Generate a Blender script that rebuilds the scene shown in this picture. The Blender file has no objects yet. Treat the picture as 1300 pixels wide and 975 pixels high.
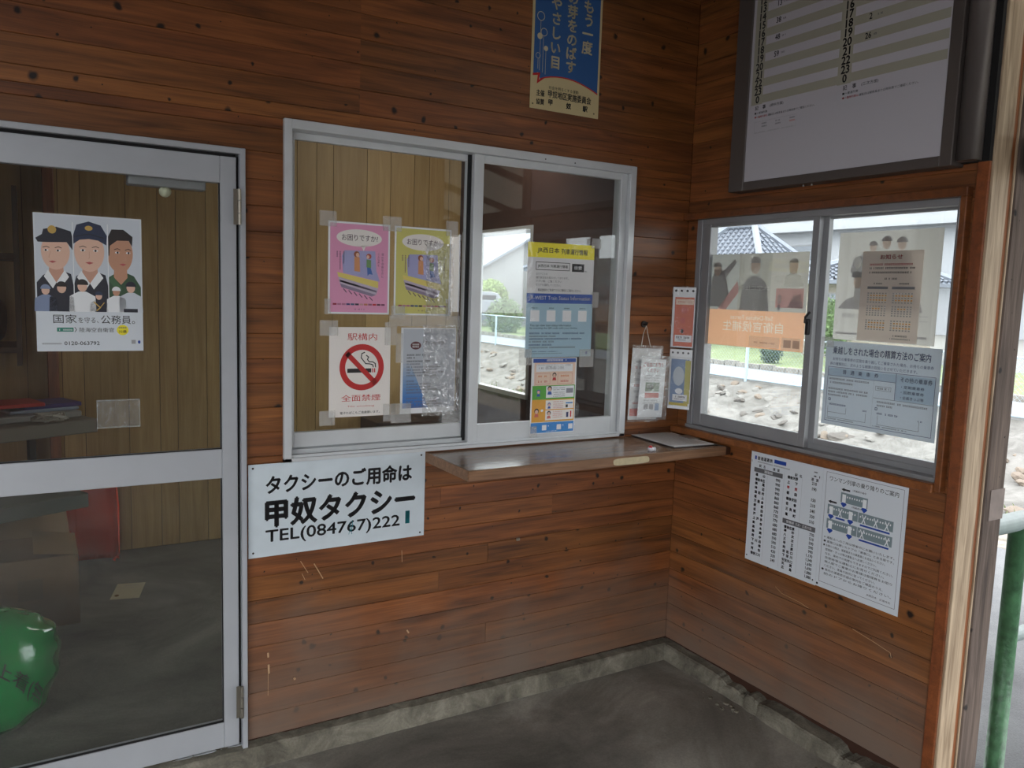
import bpy, bmesh, math, random
from mathutils import Vector, Matrix, noise
random.seed(7)
SC = bpy.context.scene
COL = SC.collection

# ---------------------------------------------------------------- camera, world, lights, exposure
cd = bpy.data.cameras.new('camera'); cd.sensor_width = 36; cd.lens = 28.27; cd.clip_start = 0.05; cd.clip_end = 500
cam = bpy.data.objects.new('camera', cd); COL.objects.link(cam)
_yaw, _pitch, _roll = math.radians(30.970), math.radians(6.408), math.radians(1.868)
_f = Vector((math.sin(_yaw)*math.cos(_pitch), math.cos(_yaw)*math.cos(_pitch), -math.sin(_pitch)))
_r0 = Vector((math.cos(_yaw), -math.sin(_yaw), 0)); _u0 = _r0.cross(_f)
_r = _r0*math.cos(_roll) + _u0*math.sin(_roll); _u = -_r0*math.sin(_roll) + _u0*math.cos(_roll)
cam.matrix_world = Matrix(((_r.x, _u.x, -_f.x, -2.330), (_r.y, _u.y, -_f.y, -2.517), (_r.z, _u.z, -_f.z, 1.542), (0, 0, 0, 1)))
SC.camera = cam

SKY = 5.6
w = bpy.data.worlds.new('overcast_sky'); SC.world = w; w.use_nodes = True
nt = w.node_tree; bg = nt.nodes['Background']
tc = nt.nodes.new('ShaderNodeTexCoord'); sp = nt.nodes.new('ShaderNodeSeparateXYZ'); rp = nt.nodes.new('ShaderNodeValToRGB')
nt.links.new(tc.outputs['Generated'], sp.inputs[0]); nt.links.new(sp.outputs['Z'], rp.inputs[0]); nt.links.new(rp.outputs[0], bg.inputs[0])
rp.color_ramp.elements[0].color = (0.66, 0.69, 0.72, 1); rp.color_ramp.elements[0].position = 0.0
rp.color_ramp.elements[1].color = (0.93, 0.955, 0.98, 1); rp.color_ramp.elements[1].position = 0.5
bg.inputs[1].default_value = SKY

def area(name, loc, size, target, power, col=(1, 1, 1)):
    l = bpy.data.lights.new(name, 'AREA'); l.shape = 'RECTANGLE'; l.size, l.size_y = size; l.energy = power; l.color = col
    o = bpy.data.objects.new(name, l); COL.objects.link(o); o.location = loc
    o.rotation_euler = (Vector(target) - Vector(loc)).to_track_quat('-Z', 'Y').to_euler(); return o
area('office_fill_light', (-0.35, 1.1, 2.5), (0.8, 0.3), (-0.6, 2.0, 1.0), 5.0, (1.0, 0.95, 0.85))  # added fill light without a fixture, brightens the office panelling

vs = SC.view_settings; vs.view_transform = 'Standard'; vs.look = 'None'; vs.gamma = 1; vs.use_curve_mapping = False; vs.exposure = 0.3
SC.display_settings.display_device = 'sRGB'
SC.cycles.use_denoising = True
SC.cycles.max_bounces = 8; SC.cycles.transparent_max_bounces = 24
SC.cycles.sample_clamp_indirect = 6

# ---------------------------------------------------------------- materials
def lin(c):
    return tuple(((x/255)/12.92 if x/255 <= 0.04045 else ((x/255+0.055)/1.055)**2.4) for x in c)
MATS = {}
def mat(name, rgb, rough=0.6, metal=0.0, spec=None, trans=0.0, var=0.0, scale=20, bump=0.0, bscale=60, coat=0.0, alpha=1.0):
    """principled with optional colour variation and bump; rgb is sRGB 0-255"""
    if name in MATS: return MATS[name]
    m = bpy.data.materials.new(name); m.use_nodes = True; n = m.node_tree.nodes; L = m.node_tree.links
    b = n['Principled BSDF']; c = lin(rgb); b.inputs['Base Color'].default_value = (*c, 1)
    b.inputs['Roughness'].default_value = rough; b.inputs['Metallic'].default_value = metal
    if spec is not None: b.inputs['Specular IOR Level'].default_value = spec
    if trans: b.inputs['Transmission Weight'].default_value = trans
    if coat: b.inputs['Coat Weight'].default_value = coat
    if alpha < 1: b.inputs['Alpha'].default_value = alpha
    t = n.new('ShaderNodeTexCoord')
    if var:
        no = n.new('ShaderNodeTexNoise'); no.inputs['Scale'].default_value = scale; no.inputs['Detail'].default_value = 6
        L.new(t.outputs['Object'], no.inputs['Vector'])
        r = n.new('ShaderNodeValToRGB'); r.color_ramp.elements[0].position = 0.3; r.color_ramp.elements[1].position = 0.7
        r.color_ramp.elements[0].color = (*[x*(1-var) for x in c], 1); r.color_ramp.elements[1].color = (*[min(1, x*(1+var)) for x in c], 1)
        L.new(no.outputs[0], r.inputs[0]); L.new(r.outputs[0], b.inputs['Base Color'])
    if bump:
        n2 = n.new('ShaderNodeTexNoise'); n2.inputs['Scale'].default_value = bscale; n2.inputs['Detail'].default_value = 5
        L.new(t.outputs['Object'], n2.inputs['Vector'])
        bp = n.new('ShaderNodeBump'); bp.inputs['Strength'].default_value = bump; bp.inputs['Distance'].default_value = 0.01
        L.new(n2.outputs[0], bp.inputs['Height']); L.new(bp.outputs[0], b.inputs['Normal'])
    MATS[name] = m; return m

def glassy(name, tint=(1, 1, 1), ior=1.5, rough=0.0, bump=0.0, bscale=25, haze=0.0):
    """thin clear pane or film: transparent + fresnel reflection (+ a little dust)"""
    if name in MATS: return MATS[name]
    m = bpy.data.materials.new(name); m.use_nodes = True; n = m.node_tree.nodes; L = m.node_tree.links
    n.remove(n['Principled BSDF']); out = n['Material Output']
    tr = n.new('ShaderNodeBsdfTransparent'); tr.inputs[0].default_value = (*tint, 1)
    gl = n.new('ShaderNodeBsdfGlossy'); gl.inputs['Roughness'].default_value = rough
    fr = n.new('ShaderNodeFresnel'); ge = n.new('ShaderNodeNewGeometry'); mi = n.new('ShaderNodeMapRange')
    L.new(ge.outputs['Backfacing'], mi.inputs[0]); mi.inputs[3].default_value = ior; mi.inputs[4].default_value = 1/ior; L.new(mi.outputs[0], fr.inputs[0])
    mx = n.new('ShaderNodeMixShader'); L.new(fr.outputs[0], mx.inputs[0]); L.new(tr.outputs[0], mx.inputs[1]); L.new(gl.outputs[0], mx.inputs[2])
    last = mx
    if haze:
        df = n.new('ShaderNodeBsdfDiffuse'); df.inputs[0].default_value = (0.8, 0.8, 0.8, 1)
        m2 = n.new('ShaderNodeMixShader'); m2.inputs[0].default_value = haze
        L.new(mx.outputs[0], m2.inputs[1]); L.new(df.outputs[0], m2.inputs[2]); last = m2
    if bump:
        t = n.new('ShaderNodeTexCoord'); no = n.new('ShaderNodeTexNoise'); no.inputs['Scale'].default_value = bscale
        no.inputs['Detail'].default_value = 3; no.inputs['Distortion'].default_value = 1.5
        bp = n.new('ShaderNodeBump'); bp.inputs['Strength'].default_value = bump; bp.inputs['Distance'].default_value = 0.02
        L.new(t.outputs['Object'], no.inputs['Vector']); L.new(no.outputs[0], bp.inputs['Height'])
        L.new(bp.outputs[0], gl.inputs['Normal']); L.new(bp.outputs[0], fr.inputs['Normal'])
    L.new(last.outputs[0], out.inputs[0]); MATS[name] = m; return m

def translucent(name, rgb, amt=0.5):
    if name in MATS: return MATS[name]
    m = bpy.data.materials.new(name); m.use_nodes = True; n = m.node_tree.nodes; L = m.node_tree.links
    n.remove(n['Principled BSDF']); out = n['Material Output']; c = (*lin(rgb), 1)
    d = n.new('ShaderNodeBsdfDiffuse'); d.inputs[0].default_value = c; t = n.new('ShaderNodeBsdfTranslucent'); t.inputs[0].default_value = c
    mx = n.new('ShaderNodeMixShader'); mx.inputs[0].default_value = amt
    L.new(d.outputs[0], mx.inputs[1]); L.new(t.outputs[0], mx.inputs[2]); L.new(mx.outputs[0], out.inputs[0]); MATS[name] = m; return m

def wood(name, c_dark, c_light, rough=0.45, knots=True, axis='X', dirt=False, grain=1.0, rnd=1.0, kn=(26, 12, 8)):
    """boards: grain runs along the local X (or Z) axis; each object gets its own cut and tone"""
    if name in MATS: return MATS[name]
    m = bpy.data.materials.new(name); m.use_nodes = True; n = m.node_tree.nodes; L = m.node_tree.links
    b = n['Principled BSDF']; b.inputs['Roughness'].default_value = rough
    t = n.new('ShaderNodeTexCoord'); oi = n.new('ShaderNodeObjectInfo')
    off = n.new('ShaderNodeVectorMath'); off.operation = 'SCALE'; off.inputs[0].default_value = (37.0, 0, 91.0)
    L.new(oi.outputs['Random'], off.inputs['Scale'])
    ad = n.new('ShaderNodeVectorMath'); ad.operation = 'ADD'; L.new(t.outputs['Object'], ad.inputs[0]); L.new(off.outputs[0], ad.inputs[1])
    src = ad.outputs[0]
    mp = n.new('ShaderNodeMapping'); mp.inputs['Scale'].default_value = (1.1, 14, 14) if axis == 'X' else (14, 14, 1.1)
    L.new(src, mp.inputs[0])
    n1 = n.new('ShaderNodeTexNoise'); n1.inputs['Scale'].default_value = 2.2*grain; n1.inputs['Detail'].default_value = 8; n1.inputs['Distortion'].default_value = 0.8
    L.new(mp.outputs[0], n1.inputs['Vector'])
    mp2 = n.new('ShaderNodeMapping'); mp2.inputs['Scale'].default_value = (2, 90, 90) if axis == 'X' else (90, 90, 2)
    L.new(src, mp2.inputs[0])
    n2 = n.new('ShaderNodeTexNoise'); n2.inputs['Scale'].default_value = 3; n2.inputs['Detail'].default_value = 3; L.new(mp2.outputs[0], n2.inputs['Vector'])
    mixv = n.new('ShaderNodeMix'); mixv.data_type = 'FLOAT'; mixv.inputs[0].default_value = 0.3
    L.new(n1.outputs[0], mixv.inputs[2]); L.new(n2.outputs[0], mixv.inputs[3])
    r = n.new('ShaderNodeValToRGB'); r.color_ramp.elements[0].position = 0.32; r.color_ramp.elements[1].position = 0.68
    r.color_ramp.elements[0].color = (*lin(c_dark), 1); r.color_ramp.elements[1].color = (*lin(c_light), 1)
    L.new(mixv.outputs[0], r.inputs[0]); col = r.outputs[0]
    # tone of the single board
    hs = n.new('ShaderNodeHueSaturation'); mr = n.new('ShaderNodeMapRange')
    wn = n.new('ShaderNodeTexWhiteNoise'); wn.noise_dimensions = '1D'; L.new(oi.outputs['Random'], wn.inputs['W'])
    L.new(wn.outputs['Value'], mr.inputs[0]); mr.inputs[3].default_value = 1-0.22*rnd; mr.inputs[4].default_value = 1+0.2*rnd
    L.new(mr.outputs[0], hs.inputs['Value']); L.new(col, hs.inputs['Color'])
    mh = n.new('ShaderNodeMapRange'); L.new(oi.outputs['Random'], mh.inputs[0]); mh.inputs[3].default_value = 0.5-0.002*rnd; mh.inputs[4].default_value = 0.5+0.008*rnd
    L.new(mh.outputs[0], hs.inputs['Hue']); col = hs.outputs[0]
    if knots:
        dn = n.new('ShaderNodeTexNoise'); dn.inputs['Scale'].default_value = 30
        L.new(src, dn.inputs['Vector'])
        dm = n.new('ShaderNodeVectorMath'); dm.operation = 'MULTIPLY_ADD'; dm.inputs[1].default_value = (0.02, 0.0, 0.02)
        L.new(dn.outputs['Color'], dm.inputs[0]); L.new(src, dm.inputs[2])
        sx = n.new('ShaderNodeSeparateXYZ'); L.new(dm.outputs[0], sx.inputs[0]); cx = n.new('ShaderNodeCombineXYZ')
        L.new(sx.outputs['X'], cx.inputs['X']); L.new(sx.outputs['Z'], cx.inputs['Y'])
        vo = n.new('ShaderNodeTexVoronoi'); vo.voronoi_dimensions = '2D'; vo.inputs['Scale'].default_value = 8.0
        L.new(cx.outputs[0], vo.inputs['Vector'])
        sc = n.new('ShaderNodeSeparateXYZ'); L.new(vo.outputs['Color'], sc.inputs[0])
        ms = n.new('ShaderNodeMapRange'); L.new(sc.outputs['X'], ms.inputs[0]); ms.inputs[1].default_value = 0.35; ms.inputs[3].default_value = 0.02; ms.inputs[4].default_value = 0.115
        dv = n.new('ShaderNodeMath'); dv.operation = 'DIVIDE'; L.new(vo.outputs['Distance'], dv.inputs[0]); L.new(ms.outputs[0], dv.inputs[1])
        kr = n.new('ShaderNodeValToRGB'); kr.color_ramp.elements[0].color = (1, 1, 1, 1); kr.color_ramp.elements[1].color = (0, 0, 0, 1)
        kr.color_ramp.elements[0].position = 0.45; kr.color_ramp.elements[1].position = 1.0
        L.new(dv.outputs[0], kr.inputs[0])
        km = n.new('ShaderNodeMix'); km.data_type = 'RGBA'; L.new(kr.outputs[0], km.inputs[0]); L.new(col, km.inputs[6]); km.inputs[7].default_value = (*lin(kn), 1)
        col = km.outputs[2]
    if dirt:
        ge = n.new('ShaderNodeNewGeometry'); sz = n.new('ShaderNodeSeparateXYZ'); L.new(ge.outputs['Position'], sz.inputs[0])
        dz = n.new('ShaderNodeTexNoise'); dz.inputs['Scale'].default_value = 3.5; dz.inputs['Detail'].default_value = 5; L.new(ge.outputs['Position'], dz.inputs['Vector'])
        ma = n.new('ShaderNodeMath'); ma.operation = 'MULTIPLY_ADD'; L.new(dz.outputs[0], ma.inputs[0]); ma.inputs[1].default_value = -0.75; L.new(sz.outputs['Z'], ma.inputs[2])
        mg = n.new('ShaderNodeMapRange'); L.new(ma.outputs[0], mg.inputs[0]); mg.inputs[1].default_value = -0.38; mg.inputs[2].default_value = 0.16; mg.inputs[3].default_value = 0.92; mg.inputs[4].default_value = 0.0
        gm = n.new('ShaderNodeMix'); gm.data_type = 'RGBA'; L.new(mg.outputs[0], gm.inputs[0]); L.new(col, gm.inputs[6]); gm.inputs[7].default_value = (*lin((122, 106, 94)), 1)
        col = gm.outputs[2]
    L.new(col, b.inputs['Base Color'])
    bp = n.new('ShaderNodeBump'); bp.inputs['Strength'].default_value = 0.12; bp.inputs['Distance'].default_value = 0.004
    L.new(n2.outputs[0], bp.inputs['Height']); L.new(bp.outputs[0], b.inputs['Normal'])
    MATS[name] = m; return m

def concrete(name, c1, c2, c3, scale=1.6, bump=0.25, rough=0.85):
    if name in MATS: return MATS[name]
    m = bpy.data.materials.new(name); m.use_nodes = True; n = m.node_tree.nodes; L = m.node_tree.links
    b = n['Principled BSDF']; b.inputs['Roughness'].default_value = rough
    t = n.new('ShaderNodeTexCoord')
    n1 = n.new('ShaderNodeTexNoise'); n1.inputs['Scale'].default_value = scale; n1.inputs['Detail'].default_value = 9; n1.inputs['Distortion'].default_value = 0.9; n1.inputs['Roughness'].default_value = 0.62
    L.new(t.outputs['Object'], n1.inputs['Vector'])
    r = n.new('ShaderNodeValToRGB'); e = r.color_ramp.elements; e[0].position = 0.32; e[1].position = 0.68
    e[0].color = (*lin(c1), 1); e[1].color = (*lin(c3), 1); x = e.new(0.5); x.color = (*lin(c2), 1)
    L.new(n1.outputs[0], r.inputs[0])
    n2 = n.new('ShaderNodeTexNoise'); n2.inputs['Scale'].default_value = 140; n2.inputs['Detail'].default_value = 4; L.new(t.outputs['Object'], n2.inputs['Vector'])
    mx = n.new('ShaderNodeMix'); mx.data_type = 'RGBA'; mx.blend_type = 'OVERLAY'; mx.inputs[0].default_value = 0.35
    L.new(r.outputs[0], mx.inputs[6]); L.new(n2.outputs['Color'], mx.inputs[7])
    bw = n.new('ShaderNodeRGBToBW'); L.new(n2.outputs['Color'], bw.inputs[0]); L.new(bw.outputs[0], mx.inputs[7])
    L.new(mx.outputs[2], b.inputs['Base Color'])
    bp = n.new('ShaderNodeBump'); bp.inputs['Strength'].default_value = bump; bp.inputs['Distance'].default_value = 0.006
    L.new(n2.outputs[0], bp.inputs['Height']); L.new(bp.outputs[0], b.inputs['Normal'])
    MATS[name] = m; return m

PLANK = wood('cedar_planks', (82, 45, 23), (150, 90, 47), dirt=True, rough=0.45, rnd=0.7)
CASING = wood('stained_casing', (98, 52, 28), (142, 80, 44), knots=False, rough=0.35)
RAWV = wood('raw_board', (120, 98, 74), (192, 170, 142), knots=False, axis='Z', rough=0.7, rnd=0.3, grain=1.6)
RAWE = wood('raw_board_edge', (112, 60, 24), (150, 88, 40), knots=False, axis='Z', rough=0.7, rnd=0.3)
WEATHER = wood('weathered_post', (58, 46, 40), (112, 96, 86), knots=True, axis='Z', rough=0.9, rnd=0.3, grain=1.6, kn=(30, 24, 22))
PANEL = wood('office_panel', (150, 118, 70), (178, 146, 94), knots=False, axis='Z', rough=0.5, grain=0.8, rnd=0.35)
BROWNPOST = wood('office_post_wood', (90, 48, 26), (140, 80, 44), knots=False, axis='Z')
SHELF = wood('laminate_counter', (122, 96, 76), (148, 120, 98), knots=False, rough=0.16, rnd=0.1)
SHELFEDGE = wood('counter_edge', (112, 80, 56), (150, 112, 82), knots=False, rough=0.5, rnd=0.1, grain=2)
ALU = mat('anodised_aluminium', (206, 209, 211), 0.4, 0.15, var=0.06, scale=8)
ALUDOOR = mat('door_aluminium', (180, 183, 188), 0.4, 0.2, var=0.05, scale=6)
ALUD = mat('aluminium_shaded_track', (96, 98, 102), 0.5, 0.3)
ALUB = mat('dull_aluminium', (150, 150, 152), 0.45, 0.35, var=0.08, scale=6)
RUBBER = mat('glazing_gasket', (30, 30, 32), 0.7)
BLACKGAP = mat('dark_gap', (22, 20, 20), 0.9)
GLASS = glassy('window_glass', (0.97, 0.985, 0.98), 1.52, haze=0.012)
FILM = glassy('laminate_film', (1, 1, 1), 1.45, 0.06, bump=0.1, bscale=7, haze=0.02)
CRUMPLE = glassy('crumpled_film', (1, 1, 1), 3.2, 0.12, bump=0.55, bscale=30, haze=0.08)
TAPE = glassy('clear_tape', (0.96, 0.96, 0.95), 1.5, 0.25, bump=0.3, bscale=60, haze=0.2)
PLASTIC = glassy('clear_plastic', (0.97, 0.97, 0.97), 1.5, 0.08, bump=0.4, bscale=16, haze=0.08)
PAPER = mat('paper_white', (222, 222, 222), 0.55)
PAPERG = mat('paper_glossy', (240, 240, 242), 0.18, spec=.8)
PAPERW = mat('paper_cool', (214, 220, 226), 0.4)
INK = mat('ink_black', (24, 24, 28), 0.5)
INKG = mat('ink_grey', (104, 104, 108), 0.5)
INKLG = mat('ink_light_grey', (160, 160, 162), 0.5)
RED = mat('ink_red', (196, 30, 32), 0.5)
REDL = mat('ink_soft_red', (206, 104, 92), 0.5)
BLUE = mat('ink_blue', (24, 66, 156), 0.5)
NAVY = mat('ink_navy', (28, 40, 96), 0.5)
WHITE = mat('ink_white', (236, 238, 240), 0.5)
YEL = mat('ink_yellow', (240, 226, 40), 0.5)
CONC = concrete('floor_concrete', (88, 86, 80), (132, 128, 120), (182, 178, 168), 1.3, 0.2, 0.7)
CURB = concrete('curb_concrete', (88, 84, 74), (120, 115, 102), (150, 145, 130), 9, 0.6, 0.95)
PLAT = concrete('platform_concrete', (78, 78, 80), (96, 97, 99), (112, 113, 114), 1.1, 0.5, 0.95)

# ---------------------------------------------------------------- mesh helpers
def new_obj(name, me, parent=None, mats=()):
    o = bpy.data.objects.new(name, me); COL.objects.link(o)
    for m in mats: me.materials.append(m)
    if parent is not None: o.parent = parent
    return o
def from_bm(name, bm, mats, parent=None, smooth=False):
    me = bpy.data.meshes.new(name); bm.to_mesh(me); bm.free()
    if smooth:
        for p in me.polygons: p.use_smooth = True
    return new_obj(name, me, parent, mats if isinstance(mats, (list, tuple)) else (mats,))
def bbox(bm, x0, x1, y0, y1, z0, z1, mi=0):
    x0, x1 = sorted((x0, x1)); y0, y1 = sorted((y0, y1)); z0, z1 = sorted((z0, z1))
    v = [bm.verts.new(p) for p in ((x0,y0,z0),(x1,y0,z0),(x1,y1,z0),(x0,y1,z0),(x0,y0,z1),(x1,y0,z1),(x1,y1,z1),(x0,y1,z1))]
    for f in ((0,3,2,1),(4,5,6,7),(0,1,5,4),(1,2,6,5),(2,3,7,6),(3,0,4,7)):
        bm.faces.new([v[i] for i in f]).material_index = mi
    return v
def bev(bm, w, seg=1):
    bmesh.ops.bevel(bm, geom=list(bm.edges), offset=w, segments=seg, affect='EDGES', profile=0.6)
def box(name, x0, x1, y0, y1, z0, z1, m, parent=None, bevel=0.0, seg=1):
    bm = bmesh.new(); bbox(bm, x0, x1, y0, y1, z0, z1)
    if bevel: bev(bm, bevel, seg)
    return from_bm(name, bm, m, parent)
def boxes(name, L, m, parent=None, bevel=0.0):
    bm = bmesh.new()
    for b in L: bbox(bm, *b)
    if bevel: bev(bm, bevel)
    return from_bm(name, bm, m, parent)
def tube(bm, pts, r, n=10, cap=True):
    pts = [Vector(p) for p in pts]; rings = []
    for i, p in enumerate(pts):
        d = (pts[min(i+1, len(pts)-1)] - pts[max(i-1, 0)]).normalized()
        a = d.cross(Vector((0, 0, 1)) if abs(d.z) < 0.95 else Vector((1, 0, 0))).normalized(); b = d.cross(a)
        rr = r[i] if isinstance(r, (list, tuple)) else r
        rings.append([bm.verts.new(p + rr*(a*math.cos(2*math.pi*k/n) + b*math.sin(2*math.pi*k/n))) for k in range(n)])
    for i in range(len(rings)-1):
        for k in range(n): bm.faces.new((rings[i][k], rings[i][(k+1) % n], rings[i+1][(k+1) % n], rings[i+1][k]))
    if cap:
        bm.faces.new(rings[0]); bm.faces.new(rings[-1][::-1])
def tag(o, label=None, cat=None, group=None, kind=None):
    if label: o['label'] = label
    if cat: o['category'] = cat
    if group: o['group'] = group
    if kind: o['kind'] = kind
    return o
def empty(name, loc=(0, 0, 0), **k):
    o = bpy.data.objects.new(name, None); COL.objects.link(o); o.location = loc; o.empty_display_size = 0.05
    return tag(o, **k)

# ---------------------------------------------------------------- text and flat print
_tc = bpy.data.curves.new('text_source', 'FONT'); _to = bpy.data.objects.new('text_source', _tc); COL.objects.link(_to)
_cache = {}
def glyphs(s, bold=0.0, res=1):
    res = max(res, 2); k = (s, res)
    if k not in _cache:
        _tc.body = s; _tc.resolution_u = res; _tc.size = 1
        bpy.context.view_layer.update()
        ev = _to.evaluated_get(bpy.context.evaluated_depsgraph_get()); me = ev.to_mesh()
        vs = [(v.co.x, v.co.y) for v in me.vertices]; fs = [tuple(p.vertices) for p in me.polygons]; ev.to_mesh_clear()
        xs = [v[0] for v in vs] or [0, 1]; ys = [v[1] for v in vs] or [0, 1]
        _cache[k] = (vs, fs, (min(xs), max(xs), min(ys), max(ys)))
    return _cache[k]

class Sheet:
    """a flat printed thing: local u to the right, v down, N towards the reader"""
    def __init__(s, name, O, U, N, w, h, m, thick=0.0006, parent=None, body=True, label=None, cat=None, group=None, round_=0):
        s.w, s.h = w, h; U = Vector(U).normalized(); N = Vector(N).normalized(); Y = N.cross(U).normalized()
        s.M = Matrix(((U.x, Y.x, N.x, O[0]), (U.y, Y.y, N.y, O[1]), (U.z, Y.z, N.z, O[2]), (0, 0, 0, 1)))
        s.name = name
        bm = bmesh.new(); bbox(bm, 0, w, -h, 0, -thick, 0)
        s.o = from_bm(name, bm, m, parent)
        s.o.matrix_world = s.M if parent is None else s.M
        if parent is not None: s.o.matrix_parent_inverse = parent.matrix_world.inverted()
        tag(s.o, label, cat, group)
        s.V = []; s.F = []; s.MI = []; s.mats = []; s.L = 1
    def _mi(s, m):
        if m not in s.mats: s.mats.append(m)
        return s.mats.index(m)
    def _add(s, pts, faces, m):
        z = 0.00015 + 0.00009*s.L; b = len(s.V); mi = s._mi(m)
        s.V += [(u, -v, z) for u, v in pts]; s.F += [tuple(b+i for i in f) for f in faces]; s.MI += [mi]*len(faces)
    def rect(s, u0, v0, u1, v1, m): s._add([(u0, v1), (u1, v1), (u1, v0), (u0, v0)], [(0, 1, 2, 3)], m)
    def poly(s, pts, m):
        a = sum(pts[i][0]*pts[(i+1) % len(pts)][1]-pts[(i+1) % len(pts)][0]*pts[i][1] for i in range(len(pts)))
        s._add(pts if a < 0 else pts[::-1], [tuple(range(len(pts)))], m)
    def ell(s, cu, cv, ru, rv, m, n=20, a0=0, a1=360):
        p = [(cu+ru*math.cos(math.radians(a0+(a1-a0)*k/n)), cv+rv*math.sin(math.radians(a0+(a1-a0)*k/n))) for k in range(n + (0 if a1-a0 == 360 else 1))]
        s.poly(p, m)
    def ring(s, cu, cv, r0, r1, m, n=40):
        p = []; f = []
        for k in range(n):
            a = 2*math.pi*k/n; p += [(cu+r0*math.cos(a), cv+r0*math.sin(a)), (cu+r1*math.cos(a), cv+r1*math.sin(a))]
            j = (k+1) % n; f.append((2*k, 2*j, 2*j+1, 2*k+1))
        s._add(p, f, m)
    def line(s, pts, wd, m):
        for (a, b), (c, d) in zip(pts[:-1], pts[1:]):
            L = math.hypot(c-a, d-b) or 1; nx, ny = -(d-b)/L*wd/2, (c-a)/L*wd/2
            ex, ey = (c-a)/L*wd*0.3, (d-b)/L*wd*0.3
            s.poly([(a+nx-ex, b+ny-ey), (c+nx+ex, d+ny+ey), (c-nx+ex, d-ny+ey), (a-nx-ex, b-ny-ey)], m)
    def raster(s, items, u0, v0, u1, v1, cell, m_in, m_out):
        '''field of small cells; cells inside the (mirrored) lettering take m_in. items: (text, u, v, w, h)'''
        nx, ny = int(round((u1-u0)/cell)), int(round((v1-v0)/cell)); g = [[0]*nx for _ in range(ny)]
        for t, tu, tv, tw, th in items:
            vs, fs, (x0, x1, y0, y1) = glyphs(t, 0, 2)
            P_ = [(tu+tw-(x-x0)*tw/(x1-x0), tv+(y1-y)*th/(y1-y0)) for x, y in vs]
            for f in fs:
                for k in range(1, len(f)-1):
                    a, b, c = P_[f[0]], P_[f[k]], P_[f[k+1]]
                    lo, hi = min(a[0], b[0], c[0]), max(a[0], b[0], c[0]); l2, h2 = min(a[1], b[1], c[1]), max(a[1], b[1], c[1])
                    for j in range(max(0, int((l2-v0)/cell-.6)), min(ny, int((h2-v0)/cell+1.6))):
                        y = v0+(j+.5)*cell
                        for i in range(max(0, int((lo-u0)/cell-.6)), min(nx, int((hi-u0)/cell+1.6))):
                            x = u0+(i+.5)*cell
                            d1 = (x-b[0])*(a[1]-b[1])-(a[0]-b[0])*(y-b[1]); d2 = (x-c[0])*(b[1]-c[1])-(b[0]-c[0])*(y-c[1]); d3 = (x-a[0])*(c[1]-a[1])-(c[0]-a[0])*(y-a[1])
                            if not ((d1 < 0 or d2 < 0 or d3 < 0) and (d1 > 0 or d2 > 0 or d3 > 0)): g[j][i] = 1
        for j in range(ny):
            i = 0
            while i < nx:
                k = i
                while k < nx and g[j][k] == g[j][i]: k += 1
                s.rect(u0+i*cell, v0+j*cell, u0+k*cell, v0+(j+1)*cell, m_in if g[j][i] else m_out); i = k
    def frame(s, u0, v0, u1, v1, t, m):
        s.rect(u0, v0, u1, v0+t, m); s.rect(u0, v1-t, u1, v1, m); s.rect(u0, v0, u0+t, v1, m); s.rect(u1-t, v0, u1, v1, m)
    def text(s, t, u, v, w, h, m, bold=0.0, res=1, mirror=False, rot=0):
        vs, fs, (x0, x1, y0, y1) = glyphs(t, bold, res)
        if not vs: return
        kx = w/(x1-x0); ky = h/(y1-y0); out = []
        for x, y in vs:
            a = (x-x0)*kx; b = (y1-y)*ky
            if mirror: a = w-a
            if rot:
                c, d = math.cos(rot), math.sin(rot); a, b = a*c-b*d, a*d+b*c
            out.append((u+a, v+b))
        b = bold*0.6*h/max(1, 1) if h < w*1.5 else bold*0.6*w
        for du, dv in (((0, 0),) if bold < .004 else ((b, 0), (-b, 0), (0, b), (0, -b))): s._add([(x+du, y+dv) for x, y in out], fs, m)
    def word(s, t, u, v, size, m, bold=0.0, res=1, squeeze=1.0, align='l'):
        """size is the em height; v is the top of the em"""
        vs, fs, (x0, x1, y0, y1) = glyphs(t, bold, res)
        wd = x1*size*squeeze
        if align == 'c': u -= wd/2
        if align == 'r': u -= wd
        b = bold*0.6*size
        for du, dv in (((0, 0),) if bold < .004 else ((b, 0), (-b, 0), (0, b), (0, -b))): s._add([(u+x*size*squeeze+du, v+(0.80-y)*size+dv) for x, y in vs], fs, m)
        return wd
    def vert(s, t, u, v, size, m, pitch=1.05, bold=0.0, res=1):
        for i, c in enumerate(t): s.word(c, u, v+i*size*pitch, size, m, bold, res, align='c')
    def dashes(s, u, v, w, h, m, seed=0, fill=0.9, cw=0.85):
        r = random.Random(seed*77+int(u*1e4)+int(v*1e4)); x = u
        while x < u+w-h*0.3:
            ww = h*cw*r.uniform(0.7, 1.1)
            if r.random() < fill:
                a = h*r.uniform(0, 0.2)
                s.rect(x, v+a, min(x+ww*0.8, u+w), v+a+h*0.24, m); s.rect(x+ww*0.25, v, min(x+ww*0.52, u+w), v+h, m)
                s.rect(x, v+h*0.7, min(x+ww*0.8, u+w), v+h*0.92, m)
            x += ww
    def done(s, name='printing'):
        me = bpy.data.meshes.new(name); me.from_pydata([tuple(v) for v in s.V], [], s.F)
        me.polygons.foreach_set('material_index', s.MI); me.update()
        o = new_obj(name, me, s.o, s.mats); return o
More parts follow.
